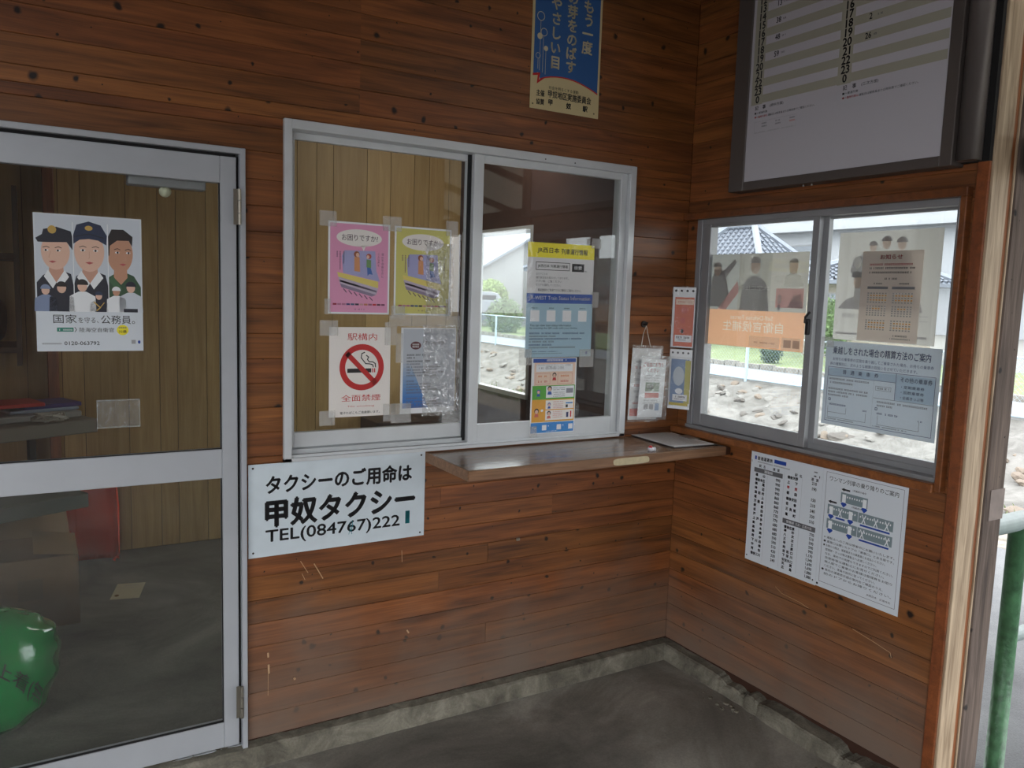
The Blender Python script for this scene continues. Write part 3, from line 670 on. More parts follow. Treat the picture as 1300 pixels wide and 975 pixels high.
def person(c0, c1, cx, cy, rx, ry, skin, cloth, hat, look, capm):
    cl = lambda pts: [(min(max(u, c0), c1), min(v, H3)) for u, v in pts]
    S.L = 2; S.poly(cl([(c0, .185), (cx-rx*.9, .165), (cx-rx*.3, .152), (cx+rx*.5, .152), (cx+rx*1.05, .160), (c1, .19), (c1, H3), (c0, H3)]), cloth)
    S.L = 3; S.poly(cl([(cx-rx*.45, cy+ry*.5), (cx+rx*.5, cy+ry*.5), (cx+rx*.55, .165), (cx+rx*.05, .185), (cx-rx*.5, .165)]), SKD if skin is SK else SKM)
    if cloth is not GR:
        S.L = 4; S.poly(cl([(cx-rx*.55, .150), (cx-.0, .184), (cx-rx*.25, .200), (cx-rx*.85, .168)]), WHITE); S.poly(cl([(cx+rx*.6, .150), (cx+.0, .184), (cx+rx*.25, .200), (cx+rx*.9, .168)]), WHITE)
    else:
        S.L = 4; S.poly(cl([(cx-rx*.6, .158), (cx+rx*.1, .196), (cx-rx*.1, .21), (cx-rx, .175)]), mat('print_green_collar', (66, 104, 70), .6))
    S.L = 5; S.poly(cl([(cx-rx+2*rx*(math.cos(a)*.5+.5), cy+ry*math.sin(a)*(1.0 if math.sin(a) < 0 else 1.08)) for a in [i*math.pi/14 for i in range(28)]]), skin)
    S.L = 6
    dx = look*rx*.22
    for e in (-1, 1):
        ex_ = cx+dx+e*rx*.42
        S.ell(ex_, cy-.002, rx*.17, ry*.055, WHITE, 10); S.L = 7; S.ell(ex_+look*.001, cy-.002, rx*.08, ry*.06, HAIR, 8); S.L = 6
        S.line([(ex_-rx*.22, cy-ry*.20), (ex_+rx*.02, cy-ry*.26), (ex_+rx*.22, cy-ry*.20)], .0018, HAIR)
    S.line([(cx+dx*1.5, cy+ry*.02), (cx+dx*1.5+look*rx*.14, cy+ry*.36), (cx+dx*1.5-rx*.08, cy+ry*.38)], .0012, SKD)
    S.poly([(cx+dx-rx*.28, cy+ry*.60), (cx+dx, cy+ry*.55), (cx+dx+rx*.28, cy+ry*.60), (cx+dx, cy+ry*.69)], LIP)
    S.L = 8
    if hat == 'cap':
        S.poly(cl([(cx-rx*1.12, cy-ry*.35), (cx-rx*1.18, cy-ry*.8), (cx-rx*.8, cy-ry*1.35), (cx, cy-ry*1.55), (cx+rx*.8, cy-ry*1.38), (cx+rx*1.2, cy-ry*.85), (cx+rx*1.15, cy-ry*.35), (cx+rx*.6, cy-ry*.58), (cx, cy-ry*.64), (cx-rx*.6, cy-ry*.58)]), capm)
        S.L = 9; S.ell(cx+dx, cy-ry*1.2, rx*.26, ry*.13, GOLD, 12); S.line([(cx-rx, cy-ry*.72), (cx, cy-ry*.9), (cx+rx, cy-ry*.72)], .002, NV)
    if hat == 'brim':
        S.poly(cl([(cx-rx*1.7, cy-ry*.72), (cx-rx*.9, cy-ry*.95), (cx-rx*.8, cy-ry*1.25), (cx+rx*.1, cy-ry*1.42), (cx+rx*1.1, cy-ry*1.2), (cx+rx*1.3, cy-ry*.9), (cx+rx*1.3, cy-ry*.1), (cx+rx*.8, cy-ry*.55), (cx-rx*.6, cy-ry*.5), (cx-rx*1.2, cy-ry*.5)]), capm)
        S.L = 9; S.ell(cx-rx*.2, cy-ry*1.25, rx*.3, ry*.24, GOLD, 12)
    if hat == 'hair':
        S.poly(cl([(cx-rx*1.1, cy+ry*.15), (cx-rx*1.15, cy-ry*.9), (cx-rx*.6, cy-ry*1.3), (cx+rx*.3, cy-ry*1.32), (cx+rx*1.0, cy-ry*.95), (cx+rx*.95, cy-ry*.4), (cx+rx*.7, cy-ry*.72), (cx-rx*.2, cy-ry*.7), (cx-rx*.75, cy-ry*.4), (cx-rx*.8, cy+ry*.15)]), HAIR)
person(.004, .091, .050, .100, .034, .046, SK, NV, 'brim', -1, NV)
person(.093, .176, .131, .096, .037, .052, SK, NV, 'cap', 0, NV2)
person(.178, .259, .207, .098, .033, .050, SKM, GR, 'hair', 1, HAIR)
S.L = 10; S.rect(.091, .02, .093, .262, WHITE); S.rect(.176, .02, .178, .262, WHITE)
def small(cx, cy, h, cloth, hatm, sk=SK):
    S.L = 11; S.poly([(cx-h*.36, .262), (cx-h*.34, cy+h*.3), (cx-h*.1, cy+h*.16), (cx+h*.1, cy+h*.16), (cx+h*.34, cy+h*.3), (cx+h*.36, .262)], cloth)
    S.L = 12; S.ell(cx, cy, h*.13, h*.17, sk, 12); S.L = 13
    S.ell(cx, cy-h*.04, h*.16, h*.17, hatm, 10, 180, 360)
small(.024, .205, .075, BLG, BLG); small(.062, .198, .085, NV, HAIR); small(.112, .192, .092, WHITE, HAIR)
small(.152, .218, .062, NV, NV2); S.L = 14; S.line([(.140, .235), (.155, .250), (.146, .258)], .003, GOLD); S.line([(.165, .236), (.150, .256)], .002, GOLD)
small(.196, .205, .070, WHITE, WHITE, SKM); small(.233, .193, .085, MN, NV); S.L = 14; S.rect(.214, .252, .250, .262, NV)
S.L = 11; S.rect(0.004, .262, .259, .367, PAPERW)
S.L = 12
S.text('国家', .040, .270, .056, .024, INK, .004, 2); S.text('を守る、', .100, .277, .050, .016, INK, .004, 2); S.text('公務員。', .156, .271, .086, .024, INK, .004, 2)
S.text('陸海空自衛官', .102, .306, .086, .012, INK, .006, 2)
TG = mat('print_teal_green', (36, 130, 110), 0.5); S.rect(.048, .306, .088, .317, TG); S.line([(.091, .305), (.095, .3115), (.091, .318)], .0015, INK); S.L = 13; S.dashes(.053, .310, .032, .004, WHITE, 4)
S.L = 12; S.ell(.210, .312, .015, .0145, YEL, 24); S.L = 13; S.text('32歳', .200, .312, .020, .008, INK, .02); S.dashes(.200, .303, .020, .005, INKG, 3)
S.dashes(.012, .348, .046, .004, INKG, 5); S.text('0120-063792', .065, .344, .086, .010, INK, .03)
S.rect(.232, .340, .243, .351, INKLG); S.ell(.252, .346, .0035, .005, BLUE, 10)
S.done(); S.film(FILM, .006, .0016)

# pink and yellow help posters
PINK = mat('paper_pink', (226, 156, 190), 0.5); YELP = mat('paper_yellow', (208, 202, 112), 0.5); CREAM = mat('paper_cream', (240, 234, 228), 0.5)
def help_poster(x0, z0, base, name_label, tapes, crumple):
    S = Sheet('help_poster', (x0, .0445, z0), w=.212, h=.299, m=WHITE, label=name_label, cat='poster', group='posters asking whether passengers need help', **LW)
    S.rect(.006, .006, .206, .293, base); S.L = 2
    S.ell(.105, .050, .078, .028, CREAM, 30); S.poly([(.110, .074), (.128, .074), (.120, .092)], CREAM)
    S.L = 3; S.text('お困りですか?', .045, .040, .124, .020, mat('ink_brown', (84, 64, 70), .5), .01, 2)
    LAV = mat('print_lavender', (166, 166, 208), .5); S.poly([(.055, .092), (.160, .090), (.165, .155), (.178, .190), (.05, .165), (.045, .11)], LAV); S.L = 4
    PY = mat('print_platform_yellow', (226, 208, 112), .5); PG = mat('print_rail_grey', (140, 126, 150), .5); PG2 = mat('print_rail_light', (190, 178, 196), .5)
    S.poly([(.030, .163), (.172, .190), (.172, .212), (.034, .178)], PY); S.poly([(.034, .178), (.172, .212), (.165, .234), (.040, .200)], PG2)
    S.poly([(.040, .188), (.168, .220), (.166, .226), (.040, .194)], PG); S.poly([(.040, .200), (.165, .234), (.150, .240), (.045, .212)], PG)
    for k in range(6): S.line([(.052+.018*k, .217+.005*k), (.062+.018*k, .228+.005*k)], .003, mat('ink_rail', (90, 70, 90), .5))
    # two small figures
    S.L = 5; S.poly([(.088, .112), (.106, .112), (.108, .160), (.088, .158)], mat('print_coat_orange', (214, 150, 104), .5)); S.ell(.096, .103, .010, .010, mat('print_hair_brown', (150, 84, 54), .5), 14); S.L = 6; S.ell(.099, .105, .006, .007, SK, 12)
    S.L = 5; S.poly([(.130, .118), (.146, .120), (.146, .146), (.130, .144)], mat('print_jacket_green', (110, 150, 96), .5)); S.poly([(.132, .144), (.145, .146), (.152, .168), (.140, .166), (.134, .172)], mat('print_trousers', (70, 110, 180), .5))
    S.ell(.138, .108, .009, .009, mat('print_hair_red', (176, 80, 60), .5), 14); S.L = 6; S.ell(.135, .110, .005, .006, SK, 12)
    S.L = 3; DK = mat('ink_plum', (110, 80, 100), .5)
    for i, (u, n_) in enumerate(((.186, 8), (.172, 4), (.052, 4), (.040, 6), (.030, 2))):
        if i == 0: S.vert('目の不自由な方に', u, .095, .0095, DK, 1.1, .01)
        elif i == 1: S.vert('こんな声を', u, .095, .0085, DK, 1.1, .01)
        else:
            for k in range(n_*2): S.rect(u-.002, .096+k*.005, u+.0015, .0995+k*.005, DK)
    for k, c in enumerate(((150, 30, 60), (176, 110, 140), (176, 110, 140), (60, 60, 110), (60, 90, 120), (40, 40, 60), (200, 150, 150), (190, 120, 90), (150, 90, 110), (190, 40, 50), (90, 40, 60), (120, 60, 90))):
        S.rect(.016+k*.0152, .264, .029+k*.0152, .270, mat('chip_%d_%d_%d' % c, c, .5))
    S.dashes(.090, .281, .036, .004, DK, 2); S.done()
    if crumple: S.film(CRUMPLE, .006, .003, u0=.115, v0=.05, u1=.218, v1=.30, wav=.018); 
    S.film(FILM, .006, .0016)
    for t in tapes: S.tape(*t)
    return S
help_poster(-1.500, 1.757, PINK, 'pink poster of two small figures by a track, left on the ticket window', [(-.03, -.030, .026, .018), (.185, -.028, .252, .020), (-.012, .25, .008, .30)], False)
help_poster(-1.271, 1.756, YELP, 'yellow poster of two small figures under crumpled film, right of the pink one', [(.190, -.030, .236, .022), (-.010, .268, .040, .312), (.195, .24, .215, .312)], True)
# no smoking
S = Sheet('no_smoking_notice', (-1.4945, .0445, 1.4145), w=.214, h=.300, m=CREAM, label='cream notice with a big red no smoking symbol on the ticket window', cat='notice', **LW)
S.text('駅構内', .062, .020, .103, .024, RED, .0, 2)
cx, cy = .113, .134
S.L = 3; S.rect(.062, .138, .146, .152, INK)
S.rect(.149, .138, .153, .152, RED); S.rect(.156, .138, .160, .152, RED)
for off in (0, 1):
    pts = [(.161, .134), (.160, .122), (.150, .116), (.138, .116), (.132, .108), (.136, .100), (.128, .094)] if not off else [(.153, .134), (.151, .126), (.140, .123), (.126, .122), (.118, .112), (.110, .102), (.112, .088), (.122, .084)]
    S.line(pts, .0035, INK)
S.L = 4; S.ring(cx, cy, .0585, .078, RED, 48); S.line([(cx-.050, cy-.044), (cx+.046, cy+.052)], .017, RED)
S.text('全面禁煙', .042, .226, .138, .022, RED, .0, 2); S.text('No smoking', .066, .262, .092, .007, REDL, .0); S.text('電子たばこもご遠慮願います。', .038, .282, .140, .009, INK, .012)
S.done(); S.film(FILM, .004, .0016)
for t in ((-.033, -.022, .028, .028), (-.033, .276, .020, .325), (.190, .262, .235, .322), (.192, -.018, .236, .060), (.130, .342, .178, .388)): S.tape(*t)
# blue-edged document
DB = mat('doc_greyish', (186, 192, 200), .45)
S = Sheet('rules_notice', (-1.2415, .0445, 1.4145), w=.210, h=.300, m=WHITE, label='grey blue printed rules sheet under glinting plastic, right of the no smoking notice', cat='notice', **LW)
S.rect(.008, .004, .206, .280, DB); S.L = 2
for k in range(12):
    c = (int(186-150*k/11), int(192-84*k/11), int(200-10*k/11)); mm = mat('doc_fade_%d' % k, c, .45)
    S.poly([(.008, .110+k*.0142), (.03+k*.006, .110+k*.0142), (.036+k*.0065, .110+(k+1)*.0142+.0003), (.008, .110+(k+1)*.0142+.0003)], mm)
S.L = 3; S.ell(.055, .062, .020, .014, mat('print_maroon', (92, 44, 50), .5), 20); S.L = 4; S.dashes(.042, .056, .026, .005, WHITE, 1); S.dashes(.042, .064, .026, .005, WHITE, 2); S.L = 3
S.text('お客さまへのお願い', .080, .046, .090, .014, INKG, .01)
for k, (v, wd) in enumerate(((.092, .07), (.102, .03), (.114, .09), (.124, .05), (.134, .13), (.144, .12), (.154, .14), (.164, .11), (.184, .03), (.194, .10), (.204, .09), (.214, .12), (.224, .08), (.244, .07), (.256, .12), (.266, .14), (.274, .13))):
    S.dashes(.022, v, wd, .0055, INK if k < 3 else INKG, k)
S.done(); S.film(CRUMPLE, .006, .003, u0=.08, v0=-.01, u1=.225, v1=.31, wav=.014); S.film(FILM, .006, .0016)
for t in ((-.045, -.042, .224, -.004), (.160, .296, .245, .345), (-.035, .262, .040, .330), (-.020, .02, .004, .12)): S.tape(*t)

# train status sheet
S = Sheet('train_status_sheet', (-.7685, .0035, 1.732), U=(1, 0, .006), N=(0, -1, 0), w=.300, h=.424, m=PAPER, label='yellow topped train status information sheet taped on the right ticket window pane', cat='notice')
LB = mat('sheet_light_blue', (166, 198, 214), .5); SB = mat('sheet_blue_bar', (38, 82, 168), .5)
S.rect(0, 0, .300, .054, YEL); S.rect(0, .186, .300, .222, SB); S.rect(0, .222, .300, .424, LB)
S.L = 2; S.text('JR西日本', .042, .017, .096, .022, INK, .03, 2); S.text('列車運行情報', .148, .018, .120, .021, INK, .03, 2)
S.frame(.036, .070, .188, .100, .0022, INK); S.rect(.198, .072, .254, .102, INK); S.text('JR西日本 列車運行情報', .045, .079, .134, .013, INK, .02)
S.text('や,', .256, .096, .014, .008, INK, .02); S.L = 3; S.text('検索', .208, .080, .035, .014, WHITE, .03); S.L = 2
S.text('エリアごとの', .038, .110, .050, .008, INKG, .01); S.text('運行状況をお知らせしております。', .038, .123, .146, .009, INKG, .01); S.text('アプリ版、ご覧ください', .038, .136, .115, .009, INKG, .01); S.text('エリアを選択してください。', .038, .150, .112, .009, INKG, .01)
S.text('事前登録のご利用でさらに便利にご案内ください。', .048, .168, .196, .010, INK, .01)
S.text('JR-WEST Train Status Information', .012, .195, .276, .018, WHITE, .02, 2)
for k in range(4):
    u = .018+k*.072; S.rect(u, .248, u+.040, .290, WHITE); S.dashes(u+.006, .238, .026, .004, INK, k); 
S.text('You can view train status information', .018, .300, .185, .008, INK, .02); S.text('by scanning the QR code with your device.', .018, .311, .215, .008, INK, .02)
for k, (v, wd) in enumerate(((.331, .25), (.342, .12), (.352, .24), (.362, .11), (.374, .10), (.384, .21), (.401, .13), (.408, .15))): S.dashes(.016, v, wd, .006 if k < 6 else .003, NAVY if k % 2 == 0 else INKG, k)
S.rect(.275, .404, .284, .414, BLUE)
S.done(); S.film(FILM, .003, .0016)
for t in ((-.028, .392, .028, .452), (.245, .396, .312, .465), (.284, -.028, .330, .010), (.294, .176, .326, .235)): S.tape(*t)
# phone sheet
S = Sheet('contact_sheet', (-.7345, .0028, 1.3065), w=.204, h=.288, m=WHITE, label='colourful phone contact sheet below the train status sheet, overlapping the sash rail', cat='notice', **LW)
OR = mat('sheet_orange', (226, 164, 52), .5); GN = mat('sheet_green', (86, 170, 58), .5); SKY_ = mat('sheet_sky_blue', (46, 134, 206), .5); PCH = mat('sheet_peach', (236, 208, 186), .5)
S.rect(.006, .003, .200, .018, SB); S.rect(.012, .018, .198, .105, PCH); S.rect(.006, .105, .200, .158, GN); S.rect(.006, .158, .200, .244, OR); S.rect(.004, .246, .200, .285, SKY_)
S.L = 2; S.rect(.020, .024, .186, .052, WHITE); S.text('0570-00-2486', .062, .032, .084, .012, INKG, .012, 2); S.dashes(.032, .036, .022, .006, INK, 2); S.dashes(.020, .026, .120, .003, INKG, 2); S.rect(.152, .026, .176, .031, NAVY)
S.dashes(.066, .006, .090, .007, WHITE, 3)
S.rect(.068, .108, .196, .152, WHITE); S.rect(.068, .162, .196, .196, CREAM); S.rect(.068, .200, .196, .238, CREAM)
S.frame(.018, .058, .084, .100, .001, REDL); S.frame(.118, .058, .186, .100, .001, REDL)
for u, v, wd in ((.030, .066, .040), (.030, .086, .040), (.132, .066, .040), (.132, .086, .038)): S.dashes(u, v, wd, .007, RED if v > .08 else mat('ink_orange', (216, 120, 60), .5), 2)
S.L = 3
def bust(cu, cv, r, cloth, hair): 
    S.ell(cu, cv-r*.1, r, r, hair, 14); S.L = 4; S.ell(cu, cv+r*.15, r*.72, r*.75, SK, 12); S.L = 3; S.poly([(cu-r, cv+r*2.2), (cu-r*.7, cv+r), (cu+r*.7, cv+r), (cu+r, cv+r*2.2)], cloth)
bust(.103, .066, .009, RED, HAIR); bust(.034, .128, .008, SB, SB); bust(.084, .118, .010, SB, HAIR); bust(.028, .202, .010, REDL, HAIR); bust(.084, .178, .007, SB, SB); bust(.084, .212, .009, REDL, HAIR)
S.ell(.052, .200, .006, .005, WHITE, 12)
for v in (.114, .121, .131, .138, .146): S.dashes(.100, v, .055, .003, INKG, int(v*1000))
for v in (.167, .176, .183, .190, .205, .212, .219, .226): S.dashes(.102, v, .045, .003, REDL, int(v*1000))
S.rect(.160, .118, .192, .136, mat('print_photo_grey', (140, 140, 150), .5)); S.rect(.160, .172, .192, .177, SKY_); S.rect(.160, .181, .170, .192, INK); S.rect(.164, .210, .174, .230, NAVY); S.rect(.182, .206, .188, .230, RED)
for u in (.055, .122, .176): S.rect(u, .256, u+.020, .276, WHITE); S.rect(u+.027, .258, u+.031, .262, WHITE)
S.dashes(.075, .279, .050, .003, WHITE, 2); S.dashes(.012, .264, .018, .004, WHITE, 2)
S.done(); S.film(FILM, .004, .0016); S.tape(.0, .258, .030, .300)
# clear suction cap blob beside it
bm = bmesh.new(); bmesh.ops.create_uvsphere(bm, u_segments=16, v_segments=10, radius=1)
for v in bm.verts: v.co = Vector((v.co.x*.022, v.co.y*.014, v.co.z*.030))
o = from_bm('plastic_bag', bm, PLASTIC, None, True); o.location = (-.508, .036, 1.10)
tag(o, 'small wrinkled clear plastic bag on the inner sill beside the contact sheet', 'bag')

# leaflet pouches and cards right of the ticket window
def leaflet(S, seed):
    S.L = 1; S.rect(.006, .006, S.w-.006, S.h-.006, PAPER); S.L = 2
hk = empty('coat_hook', (-.212, 0, 1.437), label='round black hook on the wall holding the string of the leaflet pouch', cat='hook')
bm = bmesh.new(); tube(bm, [(0, 0, 0), (0, -.006, 0)], .013, 14); tube(bm, [(0, -.004, 0), (0, -.020, -.002), (0, -.024, .008)], .004, 8)
from_bm('hook_body', bm, mat('hook_black', (26, 24, 24), .45), hk)
pc = empty('leaflet_pouch', (-.185, -.004, 1.05), label='clear plastic pouch of leaflets hanging by a string from the black hook', cat='pouch')
def inpouch(name, u0, z1, w_, h_, y, m, tilt=0.0):
    s = Sheet(name, (u0, y, z1), U=(math.cos(tilt), 0, -math.sin(tilt)), N=(0, -1, 0), w=w_, h=h_, m=m, parent=pc, thick=.0006); return s
pc_mw = Matrix.Translation(pc.location)
def fixp(o): o.matrix_parent_inverse = pc_mw.inverted()
s = inpouch('rear_leaflets', -.268, 1.342, .150, .290, -.010, PAPER, .03); fixp(s.o)
for k in range(9): s.dashes(.02, .05+.024*k, .10, .009, (INKLG, REDL, INKLG)[k % 3], k)
s.rect(.006, .245, .05, .275, REDL); s.done()
s = inpouch('front_leaflet', -.230, 1.300, .130, .238, -.024, WHITE, .045); fixp(s.o)
s.text('ご自由にお取り', .012, .014, .104, .018, RED, .02, 2); s.text('ください', .034, .038, .062, .015, RED, .02, 2)
s.rect(.030, .095, .104, .132, mat('print_leafgreen', (120, 140, 116), .5)); s.ell(.055, .112, .018, .012, WHITE, 14); s.rect(.030, .138, .104, .158, mat('print_coral', (200, 100, 86), .5))
for v in (.064, .074, .084, .166, .176): s.dashes(.022, v, .080, .006, INKLG, int(v*999))
s.rect(.030, .184, .052, .206, INKLG); s.rect(.058, .184, .080, .206, INKLG); s.rect(.088, .180, .110, .210, mat('print_paleblue', (150, 170, 200), .5)); s.done()
for (u0, z1, w_, h_, y) in ((-.272, 1.356, .162, .312, -.0135), (-.236, 1.314, .152, .262, -.031)):
    bm = bmesh.new(); bbox(bm, 0, w_, -.0006, .0006, -h_, 0); o = from_bm('plastic_sleeve', bm, PLASTIC, pc); o.matrix_parent_inverse = pc_mw.inverted(); o.location = (u0, y, z1); o.rotation_euler = (0, .04, 0)
bm = bmesh.new(); tube(bm, [(-.212, -.020, 1.432), (-.222, -.016, 1.40), (-.228, -.014, 1.35)], .0016, 6); tube(bm, [(-.212, -.020, 1.432), (-.200, -.016, 1.40), (-.180, -.014, 1.347)], .0016, 6)
o = from_bm('hanging_string', bm, mat('string_white', (216, 210, 200), .8), pc); fixp(o)
# cards across the corner
def corner_card(z1, h_, label, kind):
    U = Vector((.045, -.083, 0)); w_ = .095
    S = Sheet('corner_card', (-.066, -.005, z1), U=U, N=Vector((0, 0, 1)).cross(U)*-1, w=w_, h=h_, m=WHITE, label=label, cat='leaflet', group='leaflets hung across the wall corner')
    return S
CORAL = mat('card_coral', (214, 112, 84), .5)
S = corner_card(1.590, .245, 'coral red leaflet in a punched plastic sleeve, upper one in the wall corner', 0)
S.rect(.010, .040, .091, .240, CORAL); S.L = 2; S.rect(.014, .048, .089, .070, PCH); S.dashes(.022, .055, .060, .008, REDL, 3)
for cu, cv, r in ((.050, .092, .014), (.046, .135, .012), (.046, .176, .012)): S.ell(cu, cv, r, r, REDL, 16)
S.rect(.016, .194, .088, .222, WHITE); S.L = 3; S.dashes(.022, .200, .056, .008, INK, 5); S.dashes(.030, .212, .04, .004, INKG, 5); S.ell(.046, .178, .006, .009, HAIR, 12)
for k in range(4): S.ell(.012+k*.024, .014, .005, .005, INK, 12)
S.done(); S.film(PLASTIC, .004, .004, name='plastic_sleeve')
S = corner_card(1.337, .246, 'pale blue and yellow leaflet in a clear sleeve, lower one in the wall corner', 1)
S.rect(.008, .040, .086, .232, mat('card_blue', (126, 150, 186), .5)); S.L = 2; S.rect(.068, .044, .092, .222, mat('card_olive', (190, 184, 104), .5)); S.rect(.006, .220, .086, .232, mat('card_yellow', (206, 184, 70), .5))
S.ell(.042, .110, .024, .04, mat('card_pale', (198, 208, 216), .5), 18); S.L = 3; S.ell(.046, .172, .016, .012, WHITE, 14); S.rect(.020, .186, .082, .212, WHITE); S.L = 4; S.dashes(.028, .192, .046, .007, INK, 4); S.dashes(.028, .203, .040, .004, INKG, 4)
for k in range(4): S.ell(.012+k*.022, .014, .0045, .0045, INKG, 12)
S.done(); S.film(PLASTIC, .008, .006, name='plastic_sleeve', v0=.03, v1=.235)

# ================================================================= THINGS ON THE RIGHT WALL
# fare list and boarding guide
S = Sheet('fare_list', (-.0025, -.4175, .983), w=.3245, h=.4205, m=PAPERW, thick=.001, label='white fare list sheet with columns of numbers below the side window', cat='notice', **RW)
S.rect(.018, .016, .026, .030, BLUE); S.text('普通運賃表', .030, .016, .072, .014, INK, .04); S.rect(.110, .014, .164, .028, BLUE); S.dashes(.032, .035, .150, .004, INKG, 2)
for cu in (.015,): S.rect(.004, .034, .006, .042, INK)
for u in (.040, .105, .205, .275): S.word('駅' if u in (.040, .205) else '運', u, .046, .012, INK, .03); S.word('名' if u in (.040, .205) else '賃', u+.020, .046, .012, INK, .03)
S.rect(.018, .060, .152, .077, INKG); S.rect(.165, .218, .308, .236, INKG)
S.L = 2; S.text('福塩線', .066, .063, .040, .011, WHITE, .03); S.text('芸備線', .182, .222, .034, .010, WHITE, .03); S.text('三次・広島方面', .222, .222, .070, .010, WHITE, .02)
c1 = [('福山', 990), ('備後本庄', 990), ('横尾', 990), ('神辺', 990), ('湯田村', 860), ('道上', 860), ('万能倉', 860), ('駅家', 770), ('近田', 770), ('戸手', 770), ('上戸手', 680), ('新市', 680), ('高木', 680), ('鵜飼', 590), ('府中', 590), ('下川辺', 510), ('中畑', 420), ('河佐', 330), ('備後三川', 240)]
c2 = [('備後矢野', '210'), ('上下', '190'), ('甲奴', ''), ('梶田', '150'), ('備後安田', '210'), ('吉舎', '240'), ('三良坂', '330'), ('塩町', '510')]
c3 = [('備後庄原', '770'), ('神杉', '510'), ('八次', '590'), ('三次', '590'), ('甲立', '990'), ('向原', '1,170'), ('志和口', '1,340'), ('下深川', '1,690'), ('安芸矢口', '1,690'), ('矢賀', '1,880'), ('広島', '1,880')]
def st(name, u, v, m):
    n_ = len(name); W_ = .046
    if n_ == 2: S.word(name[0], u, v, .012, m, .10); S.word(name[1], u+W_-.0115, v, .012, m, .10)
    elif n_ == 3: 
        for i, c in enumerate(name): S.word(c, u+i*(W_-.0115)/2, v, .012, m, .10)
    else: S.text(name, u, v+.001, W_, .0115, m, .08)
for i, (a, b) in enumerate(c1): st(a, .026, .081+i*.0167, INK); S.word(str(b), .142, .081+i*.0167, .0155, INK, .05, 1, .9, 'r')
for i, (a, b) in enumerate(c2):
    st(a, .174, .058+i*.0196, RED if a == '甲奴' else INK)
    if b: S.word(b, .300, .058+i*.0196, .0155, INK, .05, 1, .9, 'r')
for i, (a, b) in enumerate(c3): st(a, .174, .241+i*.0153, INK); S.word(b, .304, .241+i*.0153, .0145, INK, .05, 1, .9, 'r')
for u in (.082, .158, .238): S.rect(u, .052, u+.0006, .405, INKLG)
S.rect(.286, .022, .300, .026, INKG); S.rect(.286, .036, .296, .040, INK); S.rect(.308, .034, .311, .042, INK)
S.done(); S.hole(.008, .404); S.hole(.312, .404)
S = Sheet('boarding_guide', (-.0025, -.7425, .9845), w=.3125, h=.4195, m=PAPERW, thick=.001, label='white boarding guide sheet with train car diagrams, right of the fare list', cat='notice', **RW)
TR_ = mat('print_train_grey', (124, 140, 146), .5)
S.frame(.012, .012, .300, .400, .0013, INKG); S.L = 2; S.text('ワンマン列車の乗り降りのご案内', .026, .024, .256, .017, INK, .01, 2)
S.text('1両編成の場合', .118, .052, .050, .007, INK, .01); S.text('2両編成の場合', .118, .108, .055, .007, INK, .01)
def arrow(u, v): S.poly([(u, v), (u+.012, v-.006), (u+.012, v-.003), (u+.034, v-.003), (u+.034, v+.003), (u+.012, v+.003), (u+.012, v+.006)], INK)
arrow(.074, .060); arrow(.026, .112)
def train(u, v, w_, doors, crosses):
    S.L = 2; S.rect(u, v, u+w_, v+.034, TR_); S.L = 3
    k = u+.006
    while k < u+w_-.008: S.rect(k, v+.010, k+.004, v+.016, WHITE); k += .009
    S.L = 4
    for q in doors: S.rect(q, v+.006, q+.014, v+.034, WHITE); S.poly([(q-.005, v+.039), (q+.007, v+.051), (q+.019, v+.039), (q+.014, v+.034), (q, v+.034)], BLUE)
    for q in crosses:
        S.rect(q, v+.006, q+.013, v+.034, TR_); S.L = 5; S.line([(q, v+.006), (q+.013, v+.034)], .003, WHITE); S.line([(q+.013, v+.006), (q, v+.034)], .003, WHITE); S.L = 4
train(.074, .070, .102, [.080, .158], [])
train(.026, .122, .118, [.034, .110], [.070]); train(.146, .122, .126, [], [.160, .204, .244]); S.rect(.060, .160, .096, .166, BLUE); S.rect(.154, .160, .262, .166, BLUE)
train(.026, .172, .118, [.034, .110], []); train(.146, .172, .126, [], [.158, .248]); S.rect(.154, .210, .262, .216, BLUE)
S.L = 2
for i, t in enumerate(['※ 運転士へのご用は停車中にお願いいたします。', '● 乗車口は開いたドアの「乗車口」とある扉です。', '● お降りの際は、運賃箱または乗務員にお支払いください。', '　整理券・きっぷ等は運転士へお渡しください。', '　なお、車内での両替もできますのでご利用ください。', '　定期券等は運転士にお見せください。', '　無人駅でご乗車のお客様は整理券をお取り', '　ください。係員の指示に従ってください。', '● 車内の運賃表示器の案内をご確認のうえ、', '　前のドアからお降りください。']):
    S.text(t.strip('　'), .020+(.010 if t[0] == '　' else 0), .234+i*.0142, .265 - (.03 if i % 3 == 2 else .06 if i % 4 == 3 else 0) - (.01 if t[0] == '　' else 0), .0086, INK, .012)
S.text('JR西日本　広島支社', .198, .382, .086, .008, INK, .01)
S.done(); S.hole(.006, .410, .004, INK)

